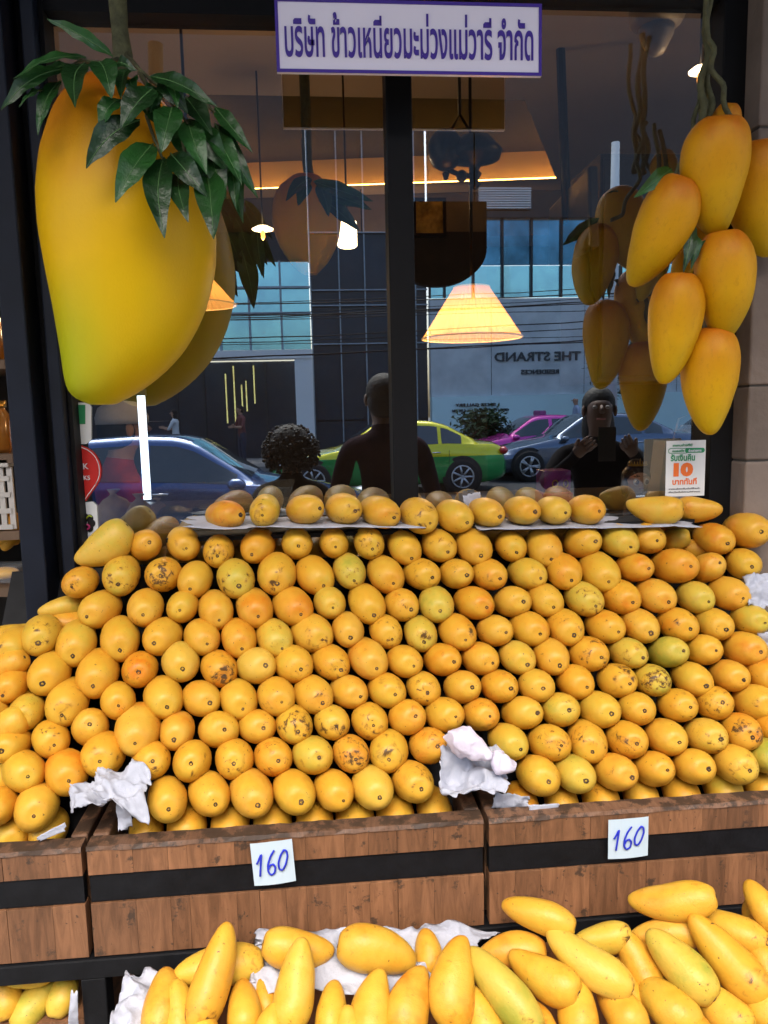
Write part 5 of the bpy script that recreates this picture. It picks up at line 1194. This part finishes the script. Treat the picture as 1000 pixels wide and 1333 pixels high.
        r_ = bmesh.ops.create_circle(bm, cap_ends=True, segments=16, radius=.085*s, matrix=Matrix.Translation(hc+Vector((0, .12, .028))*s) @ Matrix.Diagonal((.9, 1, 1, 1)))
        part('cap', bm, pm('grey_cap', (.45, .46, .50), .8)); bm = bmesh.new(); ball(bm, hc+Vector((0, -.03, -.01))*s, .088*s, .085*s, .09*s, 16, 10)
    else:
        ball(bm, hc+Vector((0, -.036, .034))*s, .085*s, .092*s, .088*s, 20, 14)
        if hair == 'long':
            ball(bm, hc+Vector((0, -.05, -.09))*s, .085*s, .06*s, .15*s, 16, 12)
        if hair == 'short': ball(bm, hc+Vector((0, -.042, -.012))*s, .082*s, .074*s, .088*s, 18, 12)
        if hair == 'bald': bm.free(); bm = None
    if bm is not None: part('hair', bm, HAIR)
    if extra: extra(t, s, hands, hc, part)
    return t
def phone(t, s, hands, hc, part):
    a = (hands[0]+hands[1])/2*s
    bm = bmesh.new(); box(bm, a.x-.037, a.x+.037, a.y+.03, a.y+.038, a.z-.05, a.z+.10)
    bmesh.ops.bevel(bm, geom=bm.edges[:], offset=.003, segments=1)
    w = t.matrix_world; o = mk('smartphone', bm, pm('phone_black', (.01, .01, .012), .2)); 
    o.location = t.location; o.rotation_euler = t.rotation_euler; tag(o, 'black smartphone held up by '+t['label'].split(' in ')[0], 'smartphone')
SKIN_SHADED = pm('shaded_skin', (.13, .07, .045), .55, var=.08, scale=10)  # skin darkened in its colour so mirrored people read as backlit silhouettes
M_SHIRT1 = pm('plum_shirt', (.022, .010, .018), .95, var=.4, scale=9, spec=.1); M_JEANS = pm('dark_jeans', (.03, .04, .07), .85, var=.2); M_DRESS = pm('dark_top', (.010, .009, .010), .95, var=.3, spec=.1)
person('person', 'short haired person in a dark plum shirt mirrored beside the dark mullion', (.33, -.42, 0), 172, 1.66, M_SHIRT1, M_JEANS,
       ((-.25, .02, 1.12), (-.22, .12, .88), 's'), ((.25, .02, 1.12), (.22, .12, .88), 's'), 'short', skin=SKIN_SHADED)
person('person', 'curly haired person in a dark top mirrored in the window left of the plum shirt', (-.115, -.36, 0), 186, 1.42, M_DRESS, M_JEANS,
       ((-.25, 0, 1.12), (-.24, .05, .86)), ((.25, 0, 1.12), (.24, .05, .86)), 'curly', skin=SKIN_SHADED)
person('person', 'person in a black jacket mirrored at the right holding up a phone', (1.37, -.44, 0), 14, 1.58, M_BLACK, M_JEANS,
       ((-.28, .18, 1.24), (-.14, .33, 1.40), 's'), ((.27, .20, 1.22), (.13, .35, 1.40), 's'), 'long', skin=SKIN_SHADED, extra=phone)
M_WSH = pm('white_shirt', (.70, .72, .74), .8, var=.05)
p = street(229, 560, 21.5); person('person', 'person in a white shirt looking at a phone across the road', (p.x, p.y, .06), 100, 1.60, M_WSH, M_JEANS, ((-.20, .14, 1.15), (-.10, .34, 1.20)), ((.20, .14, 1.15), (.10, .34, 1.20)), 'long')
p = street(315, 560, 21.5); person('person', 'person in a dark red shirt with folded arms across the road', (p.x, p.y, .06), 60, 1.66, pm('maroon_shirt', (.16, .05, .05), .85), M_JEANS, ((-.24, .08, 1.13), (0, .24, 1.18)), ((.24, .08, 1.13), (.02, .26, 1.14)), 'short')
p = street(751, 560, 22); person('person', 'bald person in a pale blue shirt walking beyond the grey car', (p.x, p.y, .06), 90, 1.72, pm('blue_shirt', (.35, .45, .62), .85), M_JEANS, ((-.22, .02, 1.12), (-.22, .08, .86)), ((.22, .02, 1.12), (.22, .08, .86)), 'bald')
p = on_y(146, 560, 3.0); person('person', 'shop worker in a red shirt and pale cap behind the glass below the giant mango', (p.x, 3.0, .05), -60, 1.50, pm('red_shirt', (.42, .02, .018), .8, var=.2), M_JEANS, ((-.23, .05, 1.12), (-.14, .30, 1.05), 's'), ((.23, .05, 1.12), (.14, .30, 1.05), 's'), 'cap')

# ================================================================== vehicles
TYRE = pm('tyre', (.015, .015, .016), .85); RIM = pm('alloy', (.55, .57, .60), .3, metal=.9); CGLASS = pm('car_glass', (.02, .035, .045), .05, spec=.9, coat=1)
CHROME = pm('chrome', (.7, .7, .72), .15, metal=1); LRED = pm('tail_red', (.45, .01, .015), .2, coat=1); LWHT = pm('head_lens', (.6, .65, .7), .1, coat=1)
def sedan(name, label, cx, cy, heading, paint_lo, paint_hi, L_=4.5, H_=1.42, W_=1.78, split=.70, taxi=None, spokes=7, group=None, ground=-.08):
    t = thing(name, label, 'car', (cx, cy, ground), group); t.rotation_euler = (0, 0, R(heading))
    S = 48; top = lambda u: None
    prof = [(0, .52), (.015, .66), (.06, .72), (.16, .83), (.27, .93), (.30, .96), (.36, 1.14), (.43, 1.36), (.47, 1.42), (.56, 1.44), (.68, 1.41), (.74, 1.34), (.82, 1.14), (.88, 1.01), (.92, .985), (.975, .96), (.99, .86), (1, .60)]
    def ip(tab, u):
        for i in range(len(tab)-1):
            if tab[i][0] <= u <= tab[i+1][0]: return tab[i][1]+(tab[i+1][1]-tab[i][1])*(u-tab[i][0])/(tab[i+1][0]-tab[i][0])
        return tab[-1][1]
    def topz(u): return (ip(prof, max(0, u-.008))+ip(prof, u)*2+ip(prof, min(1, u+.008)))/4*H_/1.44
    belt = [(0, .50), (.03, .64), (.10, .70), (.28, .88), (.45, .91), (.75, .96), (.95, .94), (.99, .84), (1, .58)]
    hw = [(0, .62), (.03, .78), (.10, .90), (.3, .98), (.5, 1), (.75, .985), (.92, .92), (.98, .82), (1, .70)]
    gw = [(.25, .86), (.35, .80), (.5, .72), (.7, .72), (.85, .82), (1, .86)]
    bot = [(0, .30), (.04, .22), (.12, .2), (.9, .2), (.97, .26), (1, .34)]
    X = lambda u: (u-.5)*L_     # nose at -x
    bm = bmesh.new(); rows = []; us = [i/S for i in range(S+1)]
    NS = 15
    def section(u):
        w = ip(hw, u)*W_/2; tz = topz(u); bz = min(ip(belt, u)*H_/1.44, tz-.005); b0 = ip(bot, u); g = ip(gw, u)*W_/2
        pts = [(w*.90, b0), (w*.985, b0+.10), (w, .48), (w*.998, .60), (w*.985, .72 if .72 < bz-.03 else (b0+bz)*.55+.1), (w*.955, bz)]
        pts = [(a, min(z, bz)) for a, z in pts]
        if tz-bz > .10:
            pts += [(w*.95+(g-w*.95)*k, bz+(tz-.055-bz)*k) for k in (.05, .5, .95)] + [(g*.93, tz-.018), (g*.5, tz-.002), (0, tz)]
        else:
            pts += [(w*.95*(1-k), bz+(tz-bz)*math.sin(k*1.57)) for k in (.05, .12, .25, .45, .7, 1)]
        return pts
    for u in us:
        sec = section(u); full = [(-a, z) for a, z in sec] + [(a, z) for a, z in sec[-2::-1]]
        rows.append([bm.verts.new((X(u), a, z)) for a, z in full])
    n = len(rows[0])
    for i in range(S):
        for j in range(n-1):
            f = bm.faces.new((rows[i][j], rows[i][j+1], rows[i+1][j+1], rows[i+1][j])); f.smooth = True
            zc = f.calc_center_median().z; f.material_index = 0 if zc < split else 1
        bm.faces.new((rows[i][0], rows[i+1][0], rows[i+1][-1], rows[i][-1]))
    bm.faces.new(rows[0]); bm.faces.new(rows[-1][::-1])
    def part(nm, bm_, m, par=t, sm=False): o_ = mk(nm, bm_, m, None, smooth=sm); o_.parent = par; return o_
    part('car_body', bm, [paint_lo, paint_hi])
    # side glass on the ruled side of the cabin
    def side_pt(u, k, sg, out=.006):
        w = ip(hw, u)*W_/2; tz = topz(u); bz = min(ip(belt, u)*H_/1.44, tz-.005); g = ip(gw, u)*W_/2
        return Vector((X(u), sg*(w*.95+(g-w*.95)*k+out), bz+(tz-.055-bz)*k))
    for sg in (-1, 1):
        for ua, ub in ((.335, .525), (.545, .70), (.715, .80)):
            bm = bmesh.new(); g = []; m_ = 10
            for i in range(m_+1):
                u = ua+(ub-ua)*i/m_; hi = .90
                tz = topz(u); bz = ip(belt, u)*H_/1.44; 
                if tz-bz < .16: continue
                g.append([bm.verts.new(side_pt(u, k, sg)) for k in (.06, .48, hi)])
            for i in range(len(g)-1):
                for j in range(2): bm.faces.new((g[i][j], g[i][j+1], g[i+1][j+1], g[i+1][j]))
            if g: part('side_window', bm, CGLASS)
            else: bm.free()
        bm = bmesh.new(); c = side_pt(.335, .12, sg, .08); ball(bm, c, .10, .09, .065, 12, 8); part('wing_mirror', bm, paint_hi)
        for u in (.50, .69):
            bm = bmesh.new(); tube(bm, [(X(u)-.08, sg*(ip(hw, u)*W_/2*.985+.02), .80), (X(u)+.08, sg*(ip(hw, u)*W_/2*.985+.02), .80)], .014, 6); part('door_handle', bm, CHROME)
        for u in (.335, .535, .745):
            bm = bmesh.new(); tube(bm, [(X(u), sg*(ip(hw, u)*W_/2+.001), .30), (X(u), sg*(ip(hw, u)*W_/2*.992+.002), .84)], .004, 4); part('door_seam', bm, TYRE)
        bm = bmesh.new(); ball(bm, (X(.985), sg*W_*.36, .80), .10, .17, .085, 14, 8); part('taillight', bm, LRED)
        bm = bmesh.new(); ball(bm, (X(.035), sg*W_*.35, .62), .14, .14, .065, 14, 8); part('headlight', bm, LWHT)
        for u in (.175, .80):
            wx, r_ = X(u), .325*H_/1.44+.01
            w = part('wheel', (lambda b: (lathe(b, [(r_*.62, -.10), (r_*.9, -.105), (r_, -.07), (r_, .07), (r_*.9, .105), (r_*.62, .10)], (0, 0, 0), 28), b)[1])(bmesh.new()), TYRE)
            w.rotation_euler = (R(90), 0, 0); w.location = (wx, sg*(W_/2-.09), r_)
            b = bmesh.new(); z_ = -.103*sg
            for k in range(spokes):
                a = 2*math.pi*k/spokes
                for da in ((-.12, .12) if spokes < 7 else (0,)):
                    tube(b, [(math.cos(a)*r_*.1, math.sin(a)*r_*.1, z_*.95), (math.cos(a+da)*r_*.62, math.sin(a+da)*r_*.62, z_)], [.028, .020], 5)
            tube(b, [(math.cos(k*.2618)*r_*.63, math.sin(k*.2618)*r_*.63, z_) for k in range(25)], .016, 6, cap=False)
            lathe(b, [(0, z_*.7-.005), (.05, z_*.7-.005), (.05, z_*.7+.02), (0, z_*.7+.02)], (0, 0, z_*.35), 12)
            rm = mk('rim', b, RIM); rm.parent = w
            b = bmesh.new(); lathe(b, [(0, -.06), (r_*.62, -.06), (r_*.62, .06), (0, .06)], (0, 0, 0), 20); dk = mk('brake_disc', b, TYRE); dk.parent = w
            b = bmesh.new(); lathe(b, [(0, -.012), (r_*1.16, -.012), (r_*1.16, .012), (0, .012)], (0, 0, 0), 32); a_ = part('wheel_arch', b, TYRE); a_.rotation_euler = (R(90), 0, 0); a_.location = (wx, sg*(W_/2*ip(hw, u)-.004), r_*1.04)
    for nm, ua, ub in (('windshield', .305, .435), ('rear_window', .735, .865)):
        bm = bmesh.new(); g = []
        for i in range(7):
            u = ua+(ub-ua)*i/6; gg_ = ip(gw, u)*W_/2*.90; tz = topz(u)+.008
            g.append([bm.verts.new((X(u), gg_*k, tz-.004-.018*abs(k)**3)) for k in (-1, -.5, 0, .5, 1)])
        for i in range(6):
            for j in range(4): bm.faces.new((g[i][j], g[i][j+1], g[i+1][j+1], g[i+1][j]))
        part(nm, bm, CGLASS, sm=True)
    bm = bmesh.new(); box(bm, X(.998), X(1)+.012, -.26, .26, .50, .62); part('number_plate', bm, M_WSH)
    bm = bmesh.new(); box(bm, -L_/2-.004, -L_/2+.05, -.42, .42, .36, .50); part('grille', bm, TYRE)
    if taxi:
        bm = bmesh.new(); box(bm, X(.52)-.08, X(.52)+.10, -.28, .28, topz(.52)-.01, topz(.52)+.11); o_ = part('roof_sign', bm, taxi); bv = o_.modifiers.new('b', 'BEVEL'); bv.width = .02
    return t
def paint(n, c, met=.3): return pm(n, c, .22, metal=met, var=.02, coat=1)
P_GREEN, P_YEL = paint('taxi_green', (.004, .33, .07)), paint('taxi_yellow', (.80, .74, .01)); P_PINK = paint('taxi_pink', (.80, .06, .48)); P_GREY = paint('sedan_grey', (.12, .17, .26), .7); P_BLUE = paint('car_blue', (.03, .09, .26), .5); P_WHITE = paint('car_white', (.6, .62, .65))
CG = 'cars in the road'
tx1 = sedan('parked_car', 'green and yellow taxi in the nearer lane, mirrored behind the mullion', street(660, 600, 14.3).x-2.2, 2*GY-14.3-.9, 0, P_GREEN, P_YEL, split=.74, spokes=7, group=CG)
sedan('parked_car', 'dark grey sedan with silver spoked wheels following the green and yellow taxi', street(655, 600, 16.2).x+2.15, 2*GY-16.2-.9, 0, P_GREY, P_GREY, L_=4.8, H_=1.46, spokes=5, group=CG)
sedan('parked_car', 'pink taxi in the far lane behind the grey sedan', street(590, 560, 18.4).x+2.3, 2*GY-18.4-.9, 0, P_PINK, P_PINK, taxi=pm('roof_sign_dark', (.25, .06, .22), .4), group=CG)
sedan('parked_car', 'white car far right behind the grey sedan', street(845, 560, 19.2).x+2.3, 2*GY-18.7-.9, 0, P_WHITE, P_WHITE, H_=1.55, group=CG)
sedan('parked_car', 'blue car passing close by at the left, mirrored below the giant mango', street(505, 600, 8.0).x-2.35, 2*GY-8.0-.9, 180, P_BLUE, P_BLUE, L_=4.7, H_=1.40, group=CG)
o = text_obj('lettering', 'ภาพTAXI', .12, M_WSH, tx1, bold=.002); fit(o, .62); o.rotation_euler = (R(90), 0, R(180)); o.location = (-.25, .895, .60)
sedan('parked_car', 'silver car standing beyond the blue one at the left', street(250, 560, 19.0).x-3.6, 2*GY-18.4-.9, 180, paint('car_silver', (.35, .40, .46), .7), MATS['car_silver'], group=CG)

# ================================================================== buildings across the road
VB = 25.0; YB = 2*GY-VB
def X_(px, V=VB): return on_y(px, 535, V).x
def Zp(py, px=560, V=VB): return on_y(px, py, V).z
M_CY = pm('cyan_glazing', (.42, .80, .95), .12, var=.22, scale=.8, metal=.9); M_CY2 = pm('blue_glazing', (.09, .24, .36), .12, var=.6, scale=.9, metal=.85); M_DKG = pm('dark_glazing', (.014, .024, .042), .3, var=.4, scale=.5)
M_MULL = pm('mullion', (.30, .36, .42), .5, metal=.5); M_MULD = pm('dark_mullion', (.02, .025, .03), .5); M_WHC = pm('white_cladding', (.80, .82, .84), .6, var=.06, scale=.7); M_CONC = pm('concrete_panel', (.58, .64, .68), .85, var=.18, scale=1.2, bump=.3)
M_BANN = pm('pale_blue_hoarding', (.62, .86, .92), .5, var=.06, scale=.6); M_DKC = pm('dark_cladding', (.022, .024, .030), .5, var=.3); M_LET = pm('dark_letters', (.05, .06, .07), .5)
bl = thing('glass_building', 'glass fronted building across the road with a white column and dark shopfront', 'building', (X_(330), YB, 0))
bL = [X_(-260), X_(409)]; Y0 = YB
def wbx(name, xa, xb, za, zb_, d0, d1, m, par, bev=0): return bx(name, min(xa, xb), max(xa, xb), Y0-d1, Y0-d0, za, zb_, m, par, bev)
ZTOP = 16.5
wbx('upper_wall', bL[0], bL[1], Zp(338), ZTOP, .0, .4, M_DKC, bl)
wbx('white_beam', bL[0], bL[1], Zp(464), Zp(453), -.25, .4, M_WHC, bl)
ml = [-260, -200, -140, -80, -20, 40, 100, 160, 205, 250, 292, 330, 371, 409]
for i in range(len(ml)-1):
    wbx('pane', X_(ml[i])+.03, X_(ml[i+1])-.03, Zp(452)+.01, Zp(339), .12, .16, M_CY if ml[i] > 240 else M_CY2, bl)
    wbx('mullion', X_(ml[i])-.03, X_(ml[i])+.03, Zp(452), Zp(338), 0, .12, M_MULL, bl)
for py in (372, 405): wbx('transom', bL[0], bL[1], Zp(py)-.03, Zp(py)+.03, -.01, .10, M_MULL, bl)
wbx('column', X_(386), X_(409), .06, Zp(464), -.2, .45, M_WHC, bl)
wbx('shopfront', bL[0], X_(386), .06, Zp(464)-.01, .9, 1.0, M_DKG, bl)
for px in (180, 225, 262, 300, 345): wbx('shopfront_mullion', X_(px)-.03, X_(px)+.03, .06, Zp(465), .84, .9, M_MULD, bl)
for px, a_, b_ in ((303, 470, 545), (313, 495, 530), (319, 490, 530), (292, 480, 545), (330, 470, 520)):
    o = wbx('lit_strip', X_(px)-.02, X_(px)+.02, Zp(b_), Zp(a_), .80, .835, pm('warm_strip', (1, .72, .25), emit=.4, var=.3), bl)
bd2 = thing('dark_building', 'dark glass building with thin pale mullions between the two lighter buildings', 'building', (X_(480), YB, 0))
mm = [410, 447, 480, 519, 545, 560]
for i in range(len(mm)-1):
    for a_, b_ in ((640, 545), (544, 446), (445, 396), (395, 375), (374, 300), (299, 240)):
        wbx('pane', X_(mm[i])+.02, X_(mm[i+1])-.02, max(.06, Zp(a_)), Zp(b_)-.02, .3, .34, M_DKG, bd2)
    wbx('mullion', X_(mm[i])-.02, X_(mm[i])+.02, .06, ZTOP-3, .22, .3, M_MULL, bd2)
for py in (445, 395, 375, 300): wbx('transom', X_(410), X_(560), Zp(py)-.02, Zp(py)+.02, .20, .29, M_MULL, bd2)
wbx('rear_wall', X_(409)+.01, X_(560), .06, ZTOP-1, .45, .8, M_DKC, bd2)
br = thing('office_building', 'building across the road with blue glazing above a concrete wall with dark letters', 'building', (X_(700), YB, 0))
xr0, xr1 = X_(562), X_(1150)
wbx('concrete_wall', xr0, xr1, Zp(517), Zp(389)-.01, .0, .4, M_CONC, br)
wbx('hoarding', xr0, xr1, .06, Zp(517)-.004, -.12, .3, M_BANN, br)
wbx('dark_fascia', xr0, xr1, Zp(284), Zp(276), -.1, .3, M_DKC, br)
wbx('upper_wall', xr0, xr1, Zp(276)+.002, ZTOP, .1, .4, M_DKC, br)
mr_ = [562, 581, 618, 655, 692, 730, 768, 806, 844, 882, 920, 960, 1000, 1050, 1100, 1150]
for i in range(len(mr_)-1):
    wbx('lower_pane', X_(mr_[i])+.03, X_(mr_[i+1])-.03, Zp(388), Zp(346), .10, .14, M_CY, br)
    wbx('upper_pane', X_(mr_[i])+.03, X_(mr_[i+1])-.03, Zp(345), Zp(285), .10, .14, M_CY2, br)
    wbx('mullion', X_(mr_[i])-.035, X_(mr_[i])+.035, Zp(388), Zp(284)-.002, 0, .10, M_MULD, br)
for k in range(9): wbx('louvre', X_(625), X_(690), Zp(272-k*3.2), Zp(272-k*3.2)+.035, -.1, .09, M_WHC, br)
for px in (640, 760, 880): wbx('wall_joint', X_(px)-.008, X_(px)+.008, Zp(516), Zp(390), -.004, -.0005, M_MULD, br)
def letters(s, pxl, pxr, py, hpx, par, m=M_LET, d=.02, bold=.0):
    o = text_obj('lettering', s, .3, m, par, bold=bold, extrude=.03); fit(o, abs(X_(pxr)-X_(pxl)), hpx*.001*VB); o.rotation_euler = (R(90), 0, R(180))
    o.matrix_parent_inverse = Matrix.Translation(-Vector(par.location)); o.location = ((X_(pxl)+X_(pxr))/2, Y0+d, Zp(py, (pxl+pxr)/2)); return o
letters('THE STRAND', 644, 755, 464, 12, br, bold=.006); letters('RESIDENCES', 678, 727, 484, 6, br, bold=.006)
letters('SALES GALLERY', 592, 644, 527, 4, br, d=.15, bold=.004); letters('OPEN DAILY 10.00 AM-6.00 PM', 588, 661, 534, 3.6, br, d=.15, bold=.004); letters('TEL : 02 168 8', 610, 634, 541, 3.6, br, d=.15, bold=.004)
# pole with tangled cables
M_CAB = pm('black_cable', (.008, .008, .009), .6)
pc = street(772, 500, 19.5)
up_ = thing('utility_pole', 'grey concrete utility pole carrying bundles of black cable', 'utility pole', (pc.x+.5, pc.y, 0))
bm = bmesh.new(); tube(bm, [(pc.x+.5, pc.y, .05), (pc.x+.5, pc.y, 8)], [.16, .10], 12); mk('shaft', bm, M_CONC, up_)
bm = bmesh.new(); box(bm, pc.x-.2, pc.x+1.2, pc.y-.05, pc.y+.05, 5.9, 6.0); mk('cross_arm', bm, M_CONC, up_)
rr = random.Random(3)
for k in range(16):
    z1 = on_y(500, rr.uniform(375, 455), 19.5).z; sag = rr.uniform(.1, .5); xa_, xb_ = -22, pc.x+.5
    if k % 4 == 3: xa_, xb_ = pc.x+.5, 24
    bm = bmesh.new(); yk = pc.y+rr.uniform(-.25, .25); tube(bm, [(xa_+(xb_-xa_)*i/24, yk+math.sin(i)*.03, z1-sag*4*(i/24)*(1-i/24)*1.0+rr.uniform(-.02, .02)) for i in range(25)], rr.uniform(.007, .016), 4)
    o = mk('overhead_cable', bm, M_CAB); tag(o, 'black overhead cable over the far side of the road, '+('running right from the pole' if k % 4 == 3 else 'running left from the pole'), 'cable', 'overhead cables along the road')
for k in range(5):
    bm = bmesh.new(); x_ = pc.x+rr.uniform(-.12, .12); z_ = on_y(772, 440, 19.5).z; P = [(x_+rr.uniform(-.06, .06), pc.y+rr.uniform(-.05, .05), z_-i*rr.uniform(.10, .15)) for i in range(10)]
    tube(bm, P, .010, 4); o = mk('dangling_cable', bm, M_CAB); tag(o, 'loose black cable end dangling in front of the letters across the road', 'cable', 'dangling cable ends')
# dark rounded signboard hanging from the canopy edge
c0 = on_y(590, 330, 2*GY+.45); yy = -.45
lb = thing('hanging_drum', 'large dark rounded signboard hung under the canopy, mirrored above the cone lamp', 'signboard', (on_y(582, 330, 2*GY+.45).x, yy, 3.3))
bm = bmesh.new(); Ws_ = [on_y(x, 330, 2*GY+.45).x for x in (505, 634)]; zt_, zb_ = on_y(580, 262, 2*GY+.45).z, on_y(580, 372, 2*GY+.45).z
prof_ = [(Ws_[0], zt_), (Ws_[1], zt_)]; zm = zb_+(zt_-zb_)*.45
for k in range(13):
    a = -math.pi/2*k/12; prof_.append(((Ws_[0]+Ws_[1])/2+(Ws_[1]-Ws_[0])/2*math.cos(a), zm+(zm-zb_)*math.sin(a)))
for k in range(1, 13):
    a = -math.pi/2-math.pi/2*k/12; prof_.append(((Ws_[0]+Ws_[1])/2+(Ws_[1]-Ws_[0])/2*math.cos(a), zm+(zm-zb_)*math.sin(a)))
A = [bm.verts.new((x, yy, z)) for x, z in prof_]; B = [bm.verts.new((x, yy-.06, z)) for x, z in prof_]
bm.faces.new(A); bm.faces.new(B[::-1])
for i in range(len(A)): bm.faces.new((A[i], B[i], B[(i+1) % len(A)], A[(i+1) % len(A)]))
mk('board', bm, M_BLACK, lb)
bm = bmesh.new()
for x_ in Ws_: tube(bm, [(x_+(.05 if x_ == Ws_[0] else -.05), yy-.03, zt_), (x_+(.05 if x_ == Ws_[0] else -.05), yy-.03, 3.36)], .005, 6)
mk('hanger', bm, M_BRASS, lb)
# street tree and hedge mirrored low down
def tree(x, y, h, r, label):
    t = thing('street_tree', label, 'tree', (x, y, .0)); bm = bmesh.new(); tube(bm, [(x, y, 0), (x+.05, y, h*.35), (x, y+.1, h*.7)], [.12, .09, .05], 8)
    for k in range(6):
        a = k*1.05; tube(bm, [(x, y, h*(.35+.04*k)), (x+math.cos(a)*r*.6, y+math.sin(a)*r*.6, h*(.6+.05*k))], [.05, .015], 5)
    mk('trunk', bm, M_STALK, t); bm = bmesh.new(); rr = random.Random(int(abs(x)*10))
    cl = [Vector((rr.gauss(0, r*.42), rr.gauss(0, r*.42), h*.72+rr.gauss(0, r*.35))) for _ in range(26)]
    for c in cl:
        for _ in range(70):
            d = Vector((rr.gauss(0, .16), rr.gauss(0, .16), rr.gauss(0, .12))); p = c+d; a = Vector((rr.uniform(-1, 1), rr.uniform(-1, 1), rr.uniform(-.6, .3))).normalized(); b = a.cross(Vector((rr.uniform(-1, 1), rr.uniform(-1, 1), 1))).normalized()
            bm.faces.new([bm.verts.new(Vector((x, y, 0))+p+q_) for q_ in (a*.09, b*.035, a*-.09, b*-.035)])
    mk('crown', bm, pm('foliage', (.035, .075, .02), .6, var=.5, scale=3), t)
p = street(828, 470, 23); tree(p.x, p.y, 3.6, 1.1, 'bushy green street tree across the road, mirrored behind the hanging bunch')
p = street(625, 556, 21); tree(p.x, p.y+.3, 1.5, .55, 'low dark green shrub in front of the pale blue hoarding')
